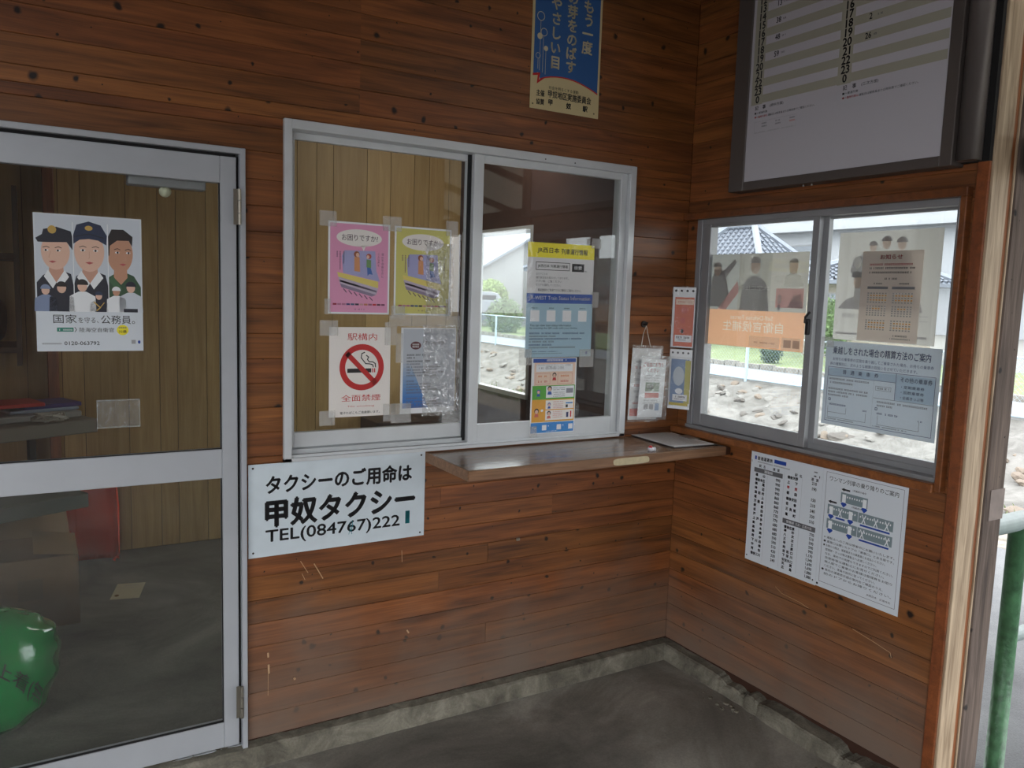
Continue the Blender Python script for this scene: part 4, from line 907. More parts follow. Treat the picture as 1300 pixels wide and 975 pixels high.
# overrun fare guide on the window
S = Sheet('fare_adjustment_guide', (.0355, -.685, 1.417), w=.414, h=.289, m=translucent('backlit_guide', (214, 222, 228), .3), thick=.0008, label='white fare adjustment guide with navy heading taped low on the right side window pane', cat='notice', **RW)
S.text('乗越しをされた場合の精算方法のご案内', .028, .018, .352, .026, NAVY, .02, 2)
S.text('お持ちの乗車券の区間を乗り越してご乗車された場合、お持ちの乗車券', .030, .055, .362, .011, NAVY, .0)
S.text('券の種類別に、次のような精算の取扱いをさせていただきます。', .020, .072, .320, .011, NAVY, .0)
S.L = 1; LG2 = translucent('table_tint', (214, 228, 238), .6); S.rect(.018, .092, .270, .118, LG2); S.rect(.270, .092, .400, .176, LG2)
S.L = 2; S.frame(.014, .088, .402, .276, .0014, NAVY); S.rect(.014, .118, .270, .1192, NAVY); S.rect(.2695, .088, .2710, .176, NAVY); S.rect(.195, .175, .402, .1762, INKG); S.rect(.193, .120, .1936, .27, INKLG)
for i, c in enumerate('普通乗車券'): S.word(c, .072+i*.030, .096, .016, NAVY, .01)
S.text('その他の乗車券', .286, .098, .106, .016, NAVY, .01); 
for i, t in enumerate(('・定期乗車券', '・回数乗車券', '・企画きっぷ等')): S.text(t, .290, .124+i*.017, .078, .010, NAVY, .01)
for k, (u, v, wd) in enumerate(((.020, .126, .155), (.026, .139, .09), (.020, .160, .155), (.020, .171, .155), (.020, .182, .08), (.205, .184, .18), (.205, .196, .06))): S.dashes(u, v, wd, .006, INKG, k)
S.frame(.200, .136, .256, .150, .001, INKG); S.dashes(.206, .140, .044, .006, INKG, 2)
for (u, v) in ((.024, .196), (.204, .206)): S.frame(u, v, u+.009, v+.009, .002, NAVY)
for (u0, v0, u1, v1) in ((.024, .225, .096, .245), (.024, .232, .172, .262), (.216, .232, .360, .262)): S.line([(u0, v0), (u0, v1), (u1, v1), (u1, v0)], .0012, INKG)
S.dashes(.028, .214, .066, .006, NAVY, 1); S.dashes(.212, .222, .075, .006, NAVY, 3); S.dashes(.160, .222, .014, .005, NAVY, 3); S.dashes(.355, .228, .014, .005, NAVY, 3)
S.dashes(.020, .266, .110, .004, INKG, 3); S.dashes(.200, .266, .120, .004, INKG, 6)
S.done(); S.film(FILM, .004, .0016); S.tape(-.02, -.012, .03, .022)
# posters fixed on the outer side, seen from behind (mirrored), light coming through
def tp(name, rgb): return translucent(name, tuple(min(250, int(60+.80*c)) for c in rgb), 0.80)
TGREY = tp('backlit_grey', (176, 172, 164)); TOR = tp('backlit_orange', (240, 176, 136)); 
S = Sheet('recruitment_banner', (.0205, -.116, 1.7225), w=.483, h=.3555, m=tp('backlit_paper', (236, 234, 228)), thick=.0005, label='orange and grey recruitment poster seen from behind through the left side window pane', cat='poster', **RW)
S.rect(.0, .0, .160, .215, tp('backlit_bluegrey', (158, 160, 164))); S.rect(.160, .0, .318, .215, tp('backlit_olive', (150, 148, 146))); S.rect(.318, .0, .483, .215, tp('backlit_mist', (172, 168, 166))); S.rect(0, .215, .483, .2295, TOR); S.rect(0, .2295, .0855, .3015, TOR); S.rect(.3935, .2295, .483, .3015, TOR); S.rect(0, .3015, .483, .3555, TOR)
S.raster([('Self-Defense Forces', .128, .233, .210, .017), ('自衛官候補生', .090, .256, .298, .040)], .0855, .2295, .3935, .3015, .00075, tp('backlit_letter', (236, 226, 216)), TOR)
S.L = 2; DG = tp('backlit_dark', (140, 136, 138)); MG = tp('backlit_mid', (160, 157, 160)); SKT = tp('backlit_skin', (206, 182, 168)); PKT = tp('backlit_pink', (226, 168, 166)); WT = tp('backlit_white', (236, 234, 230))
S.poly([(.030, .060), (.070, .058), (.095, .100), (.110, .150), (.080, .205), (.010, .205), (.012, .120)], DG); S.L = 3; S.ell(.045, .060, .020, .026, SKT, 16); S.L = 4; S.ell(.044, .048, .024, .018, DG, 14, 180, 360); S.poly([(.060, .075), (.135, .020), (.145, .032), (.085, .100)], DG)
S.L = 2; S.poly([(.055, .215), (.152, .105), (.160, .125), (.160, .150), (.100, .215)], PKT)
S.poly([(.170, .215), (.180, .120), (.215, .085), (.262, .085), (.300, .120), (.315, .215)], MG); S.L = 3; S.ell(.240, .048, .023, .030, SKT, 18); S.L = 4; S.ell(.240, .036, .028, .024, MG, 14, 180, 360); S.rect(.205, .128, .280, .134, DG)
S.text('大空に仕事', .165, .120, .145, .018, WT, .0, mirror=True)
S.L = 3; S.poly([(.375, .125), (.385, .085), (.420, .070), (.455, .085), (.468, .125)], WT); S.ell(.418, .052, .020, .027, SKT, 18); S.L = 4; S.ell(.418, .038, .022, .016, DG, 14, 180, 360)
S.L = 3; S.rect(.345, .130, .470, .200, PKT); S.poly([(.400, .200), (.425, .155), (.455, .150), (.470, .2)], DG); S.ell(.362, .170, .010, .018, WT, 12); S.rect(.356, .19, .368, .21, DG)
S.rect(.230, .310, .375, .350, WT); S.rect(.385, .308, .470, .352, WT); S.L = 4; S.dashes(.255, .330, .10, .006, MG, 2); S.rect(.395, .316, .428, .344, MG); S.rect(.436, .316, .466, .344, MG)
S.done()
S = Sheet('uniform_poster', (.051, -.6945, 1.7835), w=.367, h=.361, m=tp('backlit_pale', (198, 195, 192)), thick=.0005, label='pale poster of grey uniformed figures seen from behind, upper right side window pane', cat='poster', **RW)
for cx_, cy_, s_ in ((.130, .052, .9), (.178, .040, 1.1), (.232, .045, 1.1)):
    S.L = 2; S.poly([(cx_-.035*s_, .100), (cx_-.02*s_, .068), (cx_+.02*s_, .068), (cx_+.035*s_, .100)], MG); S.L = 3; S.ell(cx_, cy_, .014*s_, .018*s_, SKT, 14); S.L = 4; S.ell(cx_, cy_-.006, .018*s_, .016*s_, DG, 12, 180, 360)
S.L = 2; S.poly([(.012, .255), (.040, .225), (.070, .215), (.075, .160), (.050, .130), (.060, .090), (.090, .075), (.270, .075), (.300, .200), (.320, .260)], MG); S.L = 3
S.ell(.082, .165, .016, .022, SKT, 14); S.L = 4; S.ell(.078, .150, .022, .022, DG, 12, 180, 360); S.L = 3; S.ell(.075, .100, .016, .020, WT, 14)
S.text('防衛省自衛隊', .030, .270, .110, .016, MG, .0, mirror=True); S.dashes(.290, .27, .05, .004, MG, 3); S.dashes(.290, .285, .05, .004, MG, 4)
S.L = 2; S.rect(.010, .335, .340, .342, MG)
S.done()
S = Sheet('calendar_notice', (.0355, -.800, 1.7175), w=.213, h=.292, m=tp('backlit_notice', (228, 219, 212)), thick=.0005, label='notice with red heading and small calendars, taped over the pale uniform poster', cat='notice', **RW)
RT = mat('ink_red_dark', (170, 30, 40), .5)
S.L = 1; S.text('お知らせ', .064, .012, .078, .015, RT, .04)
for k, (v, wd) in enumerate(((.040, .15), (.052, .16), (.066, .15))): S.dashes(.028, v, wd, .006, RT if k == 0 else INK, k)
S.dashes(.085, .086, .045, .006, INK, 2); S.dashes(.048, .102, .03, .005, INK, 2); S.dashes(.138, .102, .034, .005, INK, 2); S.rect(.026, .114, .100, .122, INKG); S.rect(.114, .114, .192, .122, INKG)
OG = mat('ink_ochre', (206, 150, 50), .5)
for j, v0 in enumerate((.134, .176, .222)):
    for u0 in (.028, .118):
        for a in range(5):
            for b in range(7):
                S.rect(u0+b*.0105, v0+a*.0072, u0+b*.0105+.006, v0+a*.0072+.004, OG if (a in (1, 3) and j != 1 and b > 0) or (a == 1 and 1 < b < 5) else INKLG)
S.dashes(.130, .268, .05, .005, INK, 2); S.dashes(.120, .278, .07, .004, INKG, 2)
S.done()

# timetable board
BF = mat('board_frame_bronze', (92, 84, 80), .45, .2); BW = mat('board_face', (192, 188, 194), .45); STR = mat('board_stripe', (166, 162, 146), .5)
tb = empty('timetable_board', (-.03, -.70, 1.955), label='large bronze framed timetable board high on the right wall', cat='board')
def tbp(name, L, m, bevel=.002): return boxes(name, [(b[0]+.03, b[1]+.03, b[2]+.70, b[3]+.70, b[4]-1.955, b[5]-1.955) for b in L], m, tb, bevel)
tbp('board_frame', [(-.066, -.003, -.346, -.275, 1.946, 2.80), (-.066, -.003, -1.134, -1.097, 1.946, 2.80), (-.066, -.003, -1.097, -.346, 1.946, 1.9765), (-.066, -.003, -1.097, -.346, 2.77, 2.80)], BF)  # pixel positions on the wall plane, scaled about the camera to the board's face
bm = bmesh.new(); tube(bm, [(-.034+.03, -1.166+.70, 0.002), (-.034+.03, -1.166+.70, .845)], .033, 20); from_bm('side_column', bm, mat('board_column', (110, 102, 98), .4, .3), tb, True)
tbp('shadow_gap_strip', [(-.02, -.003, -1.215, -1.134, 1.955, 2.80)], BLACKGAP, 0)  # black strip standing in for the shadow gap beside the column
S = Sheet('board_face', (-.060, -.346, 2.77), w=.751, h=.7935, m=BW, parent=tb, thick=.004, **RW)
S.o.matrix_parent_inverse = Matrix.Translation(tb.location).inverted()
V0 = 2.77-2.263; RPp = .0285     # centre of the row "0"
def rowv(i): return V0 - i*RPp     # i rows above 0
labels = ['0', '23', '22', '21', '20', '19', '18', '17', '16', '15', '14', '13', '12', '11', '10', '9', '8']
S.rect(.012, rowv(17)-.01, .064, rowv(0)+.017, STR); S.rect(.376, rowv(17)-.01, .428, rowv(0)+.017, STR)
for i in range(0, 17, 2):
    S.rect(.064, rowv(i)-.0145, .376, rowv(i)+.0140, STR); S.rect(.428, rowv(i)-.0145, .745, rowv(i)+.0140, STR)
S.L = 2
for i, t in enumerate(labels):
    for u in (.040, .403): S.word(t, u, rowv(i)-.0175, .036, INK, .05, 2, .93, 'c')
def mins(i, t, u): S.word(t, u, rowv(i)-.0135, .026, INK, .03, 2, .85); S.dashes(u+.030, rowv(i)-.004, .016, .006, INKG, 2)
mins(5, '59', .104); mins(7, '48', .104); mins(9, '38', .104); mins(11, '13', .104); mins(4, '26', .468); mins(6, '2', .478); mins(10, '7', .478); mins(13, '52', .104)
for u, nm in ((.032, '(府中方面)'), (.400, '(三次方面)')):
    v = rowv(0)+.022
    S.word('記', u, v, .016, INK, .02); S.word('事', u+.034, v, .016, INK, .02); S.text(nm, u+.068, v+.002, .060, .012, INK, .01)
    S.text('■＝普通列車', u, v+.021, .058, .008, INK, .01); S.text('◆＝臨時列車は', u, v+.035, .060, .008, RED, .02); S.text('運転日は駅係員または時刻表でご確認ください。', u+.062, v+.035, .200, .008, INK, .01)
v = rowv(0)+.078
for k in range(3): S.dashes(.068+.062*k, v+.006, .022, .005, INKG, k); S.dashes(.068+.062*k, v+.016, .024, .005, REDL if k == 2 else INKG, k+4); S.dashes(.036+.062*k, v+.036, .05, .003, INKLG, k)
S.frame(.034, v, .220, v+.040, .0006, INKLG)
S.done()
for y in (-.60, -.635):
    bm = bmesh.new(); bmesh.ops.create_cone(bm, cap_ends=True, segments=8, radius1=.004, radius2=.001, depth=.008); o = from_bm('screw_tip', bm, ALU, tb); o.location = (-.04+.03, y+.0+.70, -.011)

# small scars on the wooden wall: staples, nail plug, chalk-white scratches
SCR = mat('scratch_pale', (196, 160, 124), .9)
def scratch(pts, wd, side, label):
    bm = bmesh.new()
    for (a, z0), (b, z1) in zip(pts[:-1], pts[1:]):
        t = .0012
        if side == 'L': tube(bm, [(a, -t+.0008, z0), (b, -t+.0008, z1)], wd/2, 5)
        else: tube(bm, [(-t+.0008, -a, z0), (-t+.0008, -b, z1)], wd/2, 5)
    o = from_bm('scratch', bm, SCR, wl if side == 'L' else wr)
scratch([(-1.60, .655), (-1.575, .612)], .0022, 'L', ''); scratch([(-1.555, .640), (-1.525, .585)], .0035, 'L', ''); scratch([(-1.595, .612), (-1.585, .59)], .002, 'L', '')
scratch([(-1.245, .642), (-1.243, .60)], .002, 'L', ''); scratch([(-1.705, .365), (-1.704, .350)], .006, 'L', ''); scratch([(-1.703, .325), (-1.702, .295)], .007, 'L', ''); scratch([(-1.704, .30), (-1.705, .22)], .0015, 'L', '')
scratch([(-1.62, .262), (-1.618, .255)], .008, 'L', ''); scratch([(-1.22, .348), (-1.213, .336)], .006, 'L', '')
scratch([(.57, .50), (.60, .485), (.68, .48), (.72, .472)], .002, 'R', ''); scratch([(.90, .465), (.98, .452), (1.04, .44), (1.045, .425)], .0022, 'R', '')
o = box('wall_screw', -.008, .008, -.006, 0, -.006, .006, HM, None, .002); o.location = (-.772, 0, .62); tag(o, 'small silver screw stub on the planks below the counter', 'screw')

# ================================================================= INSIDE THE OFFICE
# steel desk / shelf rack at left, rotated
GREYM = mat('desk_grey', (104, 106, 98), .5, .1); 
dk = empty('steel_desk', (-2.62, 1.55, .07), label='grey steel desk inside the office, cut by the left edge behind the door glass', cat='desk')
dk.rotation_euler = (0, 0, math.radians(24))
boxes('desk_top', [(-.50, .45, -.30, .30, .80, .86)], mat('desk_top_grey', (128, 122, 110), .5), dk, .004)
boxes('drawer_unit', [(-.50, -.30, -.10, .28, .05, .80)], GREYM, dk, .003)
boxes('lower_shelf', [(-.30, .42, -.26, .26, .456, .52)], GREYM, dk, .003)
for x_, y_ in ((-.45, .27), (.42, .27)): boxes('leg', [(x_-.015, x_+.015, y_-.015, y_+.015, 0, .80)], BLACKGAP, dk)
def folder(name, label, x, y, z, w_, d_, h_, rz, m, group=None, cat='folder'):
    o = box(name, -w_/2, w_/2, -d_/2, d_/2, 0, h_, m, None, .003); o.location = (x, y, z); o.rotation_euler = (0, 0, math.radians(rz)); tag(o, label, cat, group); return o
ZT = .932
folder('file_folder', 'grey flat file box lying on the office desk', -2.40, 1.56, ZT, .44, .26, .026, 24, mat('file_grey', (150, 150, 146), .6))
folder('file_folder', 'pale blue paper file on top of the grey file box on the office desk', -2.32, 1.62, ZT+.027, .28, .20, .014, 20, mat('file_paleblue', (146, 160, 176), .6))
folder('file_folder', 'dark blue folder at the right end of the desk pile behind the door', -2.29, 1.63, ZT+.0415, .24, .19, .018, 22, mat('file_navy', (62, 58, 120), .5))
folder('file_folder', 'red plastic folder on the desk pile behind the door glass', -2.44, 1.52, ZT+.0605, .26, .19, .016, 18, mat('file_red', (176, 34, 34), .5))
bm = bmesh.new(); rq = random.Random(4)
for k in range(9):
    pts = []
    for i in range(9):
        a = i*.9+k; pts.append((-2.275+.055*math.cos(a)*rq.uniform(.5, 1.3)+rq.uniform(-.01, .01), 1.40+.03*math.sin(a)*rq.uniform(.5, 1.2), ZT+.006+.035*rq.random()))
    tube(bm, pts, .0045, 6)
tag(from_bm('cord_bundle', bm, mat('cord_white', (188, 184, 172), .7), None, True), 'tangled bundle of white cord on the front of the office desk', 'cord')
# brown post and shelf in the office
ps = struct(box('trim_11', -2.265, -2.215, 2.16, 2.232, .07, 2.4, BROWNPOST, None, .003))
rk = empty('bundle_rack', (-2.75, 2.0, 1.2), label='dark open wall rack holding bundles, in the upper left behind the door glass', cat='shelf')
boxes('rack_shelf', [(-.45, .36, -.22, .20, .0, .025)], mat('rack_wood', (66, 54, 44), .7), rk); boxes('rack_shelf', [(-.45, .36, -.22, .20, .42, .45)], MATS['rack_wood'], rk)
boxes('rack_side', [(.36, .38, -.22, .20, -.06, .75)], MATS['rack_wood'], rk)
for i, (x_, w_, h_, c, lb) in enumerate(((-2.98, .22, .20, (44, 46, 44), 'dark green cloth bundle on the wall rack, leftmost'), (-2.70, .20, .16, (58, 46, 40), 'brown round bundle on the wall rack, middle'), (-2.50, .14, .22, (36, 38, 42), 'black case standing on the wall rack, right end'))):
    bm = bmesh.new(); bmesh.ops.create_uvsphere(bm, u_segments=16, v_segments=10, radius=1)
    for v in bm.verts:
        k = 1+.15*noise.noise(v.co*1.5+Vector((i*5, 0, 0))); v.co = Vector((math.copysign(abs(v.co.x)**.7, v.co.x)*w_/2*k, v.co.y*.14*k, (math.copysign(abs(v.co.z)**.7, v.co.z)*k+1)*h_/2))
    o = from_bm('cloth_bundle', bm, mat('bundle_%d' % i, c, .9), None, True); o.location = (x_, 1.95, 1.232); tag(o, lb, 'bundle')
# red stacking chair
CH = mat('chair_red_plastic', (246, 74, 38), .25)
ch = empty('red_chair', (-2.245, 2.06, .07), label='red orange moulded plastic chair shell leaning behind the cardboard box', cat='chair')
bm = bmesh.new(); n_ = 14; G = []
for j in range(n_+1):
    row = []
    for i in range(n_+1):
        u = -1+2*i/n_; v = j/n_
        ww = .165*(1-.04*v); rr_ = 1-max(0, (v-.84)/.16)**3*.22 ; x_ = u*ww*rr_
        z_ = .03+v*.50 - (0.03*abs(u)**4 if v > .95 else 0); y_ = .02*u*u*-1.4+.05*v - (.02 if abs(u) > .86 else 0)
        row.append(bm.verts.new((x_+.11, y_, z_)))
    G.append(row)
for j in range(n_):
    for i in range(n_): bm.faces.new((G[j][i], G[j][i+1], G[j+1][i+1], G[j+1][i]))
r_ = bmesh.ops.solidify(bm, geom=list(bm.faces), thickness=.008); from_bm('chair_back', bm, CH, ch, True)
bm = bmesh.new(); tube(bm, [(-.03, -.03, .06), (-.045, -.005, .30), (-.04, .02, .47), (.0, .02, .53), (.11, .03, .545), (.215, .02, .53), (.262, .012, .47), (.275, -.008, .30), (.27, -.03, .05), (.25, -.035, .02)], .009, 8); from_bm('chair_rim', bm, CH, ch, True)
for x_ in (.03, .06): box('rib', x_+.02, x_+.028, -.012, .0, .05, .50, CH, ch)
box('chair_seat', -.34, -.04, -.05, .16, .30, .42, CH, ch, .02, 2); box('rib', -.05, -.02, -.06, .02, .30, .46, CH, ch, .006); box('rib', -.33, -.30, -.06, .02, .30, .46, CH, ch, .006)
# cardboard box
CB = mat('cardboard', (176, 144, 110), .85, var=.06, scale=14); CBI = mat('cardboard_inside', (206, 176, 136), .85)
bx = empty('cardboard_box', (-2.46, 1.45, .07), label='open brown cardboard box on the office floor behind the door glass', cat='box')
W_, D_, H_, T_ = .275, .17, .305, .004
boxes('box_wall', [(-W_, W_, -D_, -D_+T_, 0, H_), (-W_, W_, D_-T_, D_, 0, H_), (-W_, -W_+T_, -D_, D_, 0, H_), (W_-T_, W_, -D_, D_, 0, H_), (-W_, W_, -D_, D_, 0, T_)], CB, bx)
def flapm(name, pts):
    bm = bmesh.new(); v = [bm.verts.new(p) for p in pts]; bm.faces.new(v); bmesh.ops.solidify(bm, geom=list(bm.faces), thickness=.004); return from_bm(name, bm, CBI, bx)
flapm('flap', [(W_, -D_, H_), (W_, D_, H_), (W_-.17, D_-.02, H_+.035), (W_-.165, -D_+.01, H_+.02)])
flapm('flap', [(-W_, D_, H_), (W_-.02, D_, H_), (W_-.03, D_+.10, H_+.09), (-W_, D_+.10, H_+.09)])
flapm('flap', [(-W_, -D_, H_), (W_-.17, -D_, H_), (W_-.19, -D_+.10, H_-.05), (-W_, -D_+.10, H_-.05)])
box('paper_label', .05, .14, -D_-.001, -D_, .13, .22, mat('cardboard_pale', (168, 142, 112), .85), bx)
# sheet on floor
o = Sheet('floor_paper', (-2.005, 1.70, .0725), U=(.12, -.03, 0), N=(0, 0, 1), w=.125, h=.205, m=mat('old_paper', (196, 188, 156), .7), thick=.001, label='small yellowed sheet of paper lying on the office floor', cat='paper')
o.dashes(.02, .03, .08, .008, INKLG, 2); o.dashes(.02, .06, .07, .008, INKLG, 3); o.ell(.022, .16, .010, .014, mat('stain_brown', (120, 90, 50), .8), 12); o.done()
# clear card pocket on the door's inner side
S = Sheet('card_pocket', (-2.178, .014, 1.205), w=.112, h=.082, m=glassy('pocket_film', (.98, .98, .98), 1.5, .1, .3, 40, .07), thick=.0005, label='empty clear card pocket stuck inside the door glass above the middle rail', cat='pocket', **LW)
bm = bmesh.new(); [bbox(bm, *b) for b in ((0, .112, -.004, 0, 0, .001), (0, .112, -.082, -.078, 0, .001), (0, .003, -.082, 0, 0, .001), (.109, .112, -.082, 0, 0, .001))]
from_bm('pocket_rim', bm, TAPE, S.o)
# green bag
GB = mat('green_film', (26, 124, 62), .14, coat=.5, var=.12, scale=6, bump=.25, bscale=22)
bg_ = empty('green_bag', (-2.50, .46, .07), label='inflated green plastic bag with black print on the floor behind the door', cat='bag')
AX, AY, AZ = .215, .16, .205
def bagp(th, ph, off=0.0):
    """th around, ph from bottom -90 to top 90; a pillow with puckered seams and a folded top corner"""
    c, s_ = math.cos(ph), math.sin(ph); x_, y_ = math.cos(th), math.sin(th)
    px = math.copysign(abs(x_*c)**.85, x_); py = math.copysign(abs(y_*c)**.9, y_); pz = math.copysign(abs(s_)**.82, s_)
    k = 1 + .018*noise.noise(Vector((th*1.6, ph*2, 1))) + .022*math.sin(th*1+ph*16)*math.exp(-((abs(x_)-1)/.25)**2) + .012*noise.noise(Vector((px*7, py*7, pz*7)))
    v = Vector((px*AX*k, py*AY*k, pz*AZ*k)); n_ = Vector((px/AX, py/AY, pz/AZ)).normalized()
    if v.z > .10: v.x += (v.z-.10)*.25
    v = v + n_*off
    a = math.radians(-18); v = Vector((v.x*math.cos(a)-v.z*math.sin(a), v.y, v.x*math.sin(a)+v.z*math.cos(a)))
    return v + Vector((0, 0, .212))
bm = bmesh.new(); NU, NV_ = 64, 40; G = [[bm.verts.new(bagp(2*math.pi*i/NU, -math.pi/2+.02+(math.pi-.04)*j/NV_)) for i in range(NU)] for j in range(NV_+1)]
for j in range(NV_):
    for i in range(NU): bm.faces.new((G[j][i], G[j][(i+1) % NU], G[j+1][(i+1) % NU], G[j+1][i]))
bm.faces.new(G[0][::-1]); bm.faces.new(G[-1]); from_bm('bag_film', bm, GB, bg_, True)
def bagtext(t, th0, ph0, wd, hg):
    bm = bmesh.new()
    vs, fs, (x0, x1, y0, y1) = glyphs(t, .03, 1)
    vv = [bm.verts.new(bagp(th0+(x-x0)/(x1-x0)*wd, ph0-(y1-y)/(y1-y0)*hg-(x-x0)/(x1-x0)*wd*.45, .003)) for x, y in vs]
    for f_ in fs:
        try: bm.faces.new([vv[i] for i in f_])
        except ValueError: pass
    from_bm('bag_print', bm, mat('bag_print_black', (16, 34, 22), .5), bg_)
bagtext('止着(無)', math.radians(-88), .42, math.radians(56), .24)
# dark low cupboard in the office under the panels
cpb = empty('low_cupboard', (-.42, 2.08, .07), label='dark low cupboard standing against the office panelling behind the ticket window', cat='cupboard')
boxes('cupboard_body', [(-.16, .50, -.13, .145, 0, .68)], mat('cupboard_dark', (48, 40, 34), .6), cpb, .003)
boxes('cupboard_door', [(-.15, .165, -.142, -.13, .03, .66)], MATS['cupboard_dark'], cpb, .002); boxes('cupboard_door', [(.175, .49, -.142, -.13, .03, .66)], MATS['cupboard_dark'], cpb, .002)

# ================================================================= OUTSIDE
# handrail
hr = empty('platform_handrail', (.40, -1.188, 0), label='green painted pipe handrail standing on the platform beside the wall end', cat='handrail')
PG_ = mat('rail_green_paint', (62, 104, 70), .45, var=.45, scale=26, bump=.3, bscale=70); PW_ = mat('rail_pale_paint', (116, 128, 126), .5, var=.12, scale=30)
for i, x_ in enumerate((0.0, 1.3, 2.6)):
    bm = bmesh.new(); tube(bm, [(x_, 0, 0), (x_, 0, .85)], .029, 18); from_bm('post', bm, PG_, hr, True)
bm = bmesh.new(); tube(bm, [(-.185, 0, .865), (2.58, 0, .865)], .031, 18); from_bm('top_rail', bm, PW_, hr, True)
bm = bmesh.new(); tube(bm, [(.02, 0, .47), (2.6, 0, .47)], .022, 14); from_bm('lower_rail', bm, PW_, hr, True)
# track bed, bank, road, lawn
struct(box('track_ground', 3.05, 8.6, -40, 70, -1.4, -1.15, concrete('ballast', (86, 80, 72), (116, 110, 100), (140, 134, 124), 5, .8, .95)))
BANK = concrete('bank_stone', (78, 76, 72), (98, 96, 92), (114, 112, 108), 2.5, 1.0, .95)
bm = bmesh.new(); NX, NY = 16, 260; R = []
for i in range(NX+1):
    t = i/NX; row = []
    for j in range(NY+1):
        y_ = -30+j*75/NY; x_ = 8.3+2.9*t; z_ = -1.16+.95*t
        k = noise.fractal(Vector((x_*1.3, y_*1.3, 0)), 1.0, 2.0, 4)*.10*min(1, 4*t, 5*(1-t)+.1)
        row.append(bm.verts.new((x_-k*.6, y_, z_+k)))
    R.append(row)
for i in range(NX):
    for j in range(NY): bm.faces.new((R[i][j], R[i+1][j], R[i+1][j+1], R[i][j+1]))
bmesh.ops.recalc_face_normals(bm, faces=bm.faces)
bank = struct(from_bm('stone_bank', bm, BANK)); 
STM = [mat('stone_a', (112, 110, 106), .95, var=.15, scale=9), mat('stone_b', (84, 80, 76), .95, var=.15, scale=9), mat('stone_c', (104, 94, 84), .95, var=.15, scale=9)]
sms = []
for k in range(6):
    bm = bmesh.new(); bmesh.ops.create_icosphere(bm, subdivisions=2, radius=1)
    for v in bm.verts: v.co *= 1+.45*noise.noise(v.co*1.2+Vector((k*9, 0, 0)))
    me = bpy.data.meshes.new('stone'); bm.to_mesh(me); bm.free(); me.materials.append(STM[k % 3]); sms.append(me)
rs = random.Random(9)
for k in range(280):
    t = rs.uniform(.05, .93); y_ = rs.uniform(2, 13) if k < 190 else rs.uniform(13, 24) if k < 245 else rs.uniform(-22, 0)
    o = bpy.data.objects.new('stone', sms[rs.randrange(6)]); COL.objects.link(o); o.parent = bank
    s_ = rs.uniform(.04, .11); o.location = (8.3+2.9*t, y_, -1.16+.95*t+.01); o.scale = (s_*1.3, s_*rs.uniform(1, 2.0), s_*.55); o.rotation_euler = (rs.uniform(-.6, .2), -.32+rs.uniform(-.4, .3), rs.uniform(0, 3))
GRASS = mat('grass', (92, 104, 62), .9, var=.3, scale=2.5)
bm = bmesh.new(); rg = random.Random(2)
for k in range(2600):
    x_ = 8.15+rg.random()**2*.5; y_ = rg.uniform(-25, 25); h_ = rg.uniform(.06, .22); a = rg.uniform(0, 3.14); dx, dy = .02*math.cos(a), .02*math.sin(a); zz = -1.16+max(0, x_-8.3)*.33
    f_ = [bm.verts.new(p) for p in ((x_-dx, y_-dy, zz), (x_+dx, y_+dy, zz), (x_+rg.uniform(-.06, .06), y_+rg.uniform(-.06, .06), zz+h_))]; bm.faces.new(f_)
tag(from_bm('bank_grass', bm, GRASS), 'strip of green grass growing along the foot of the stone bank', 'grass', kind='stuff')
ASPH = concrete('asphalt', (106, 109, 114), (114, 117, 122), (122, 125, 130), 1.0, .2, .9)
struct(box('road', 11.2, 14.1, -40, 80, -.45, -.23, ASPH))
kb = struct(box('trim_12', 11.2, 11.38, -40, 80, -.25, -.17, mat('kerb_dark', (108, 108, 106), .9, var=.2, scale=4)))
bm = bmesh.new()
for k in range(110):
    y_ = -10+k*.42; bbox(bm, 14.1, 14.28, y_, y_+.38+.0*k, -.24, -.10+.02*math.sin(k*2.2))
struct(from_bm('trim_13', bm, mat('kerb_rough', (120, 116, 108), .95, var=.3, scale=6)))
struct(box('lawn', 14.28, 21, -40, 34, -.5, -.17, GRASS))
struct(box('far_ground', 21, 90, -60, 110, -.6, -.20, mat('far_ground_grey', (100, 100, 96), .95)))
struct(box('side_ground', 14.28, 21, 34, 110, -.6, -.19, MATS['far_ground_grey']))
# fence
fn = empty('chain_link_fence', (11.2, 10, -.21), label='pale blue grey chain link fence along the far road edge above the bank', cat='fence')
FP = mat('fence_paint', (150, 168, 180), .5)
for k in range(-9, 12):
    bm = bmesh.new(); tube(bm, [(0, k*2.24, -.05), (0, k*2.24, 1.0)], .035 , 8); from_bm('fence_post', bm, FP, fn)
for z_ in (1.0, .06): 
    bm = bmesh.new(); tube(bm, [(0, -22, z_), (0, 26, z_)], .018, 6); from_bm('fence_rail', bm, FP, fn)
bm = bmesh.new()
y_ = -10.0
while y_ < 14:
    for sg in (-1, 1):
        a, b = (y_, y_+.94) if sg > 0 else (y_+.94, y_)
        v = [bm.verts.new(p) for p in ((0, a-.0025, .06), (0, a+.0025, .06), (0, b+.0025, 1.0), (0, b-.0025, 1.0))]; bm.faces.new(v)
        v = [bm.verts.new(p) for p in ((-.0025, a, .06), (.0025, a, .06), (.0025, b, 1.0), (-.0025, b, 1.0))]; bm.faces.new(v)
    y_ += .085
tag(from_bm('wire_mesh', bm, FP, fn), kind='stuff')

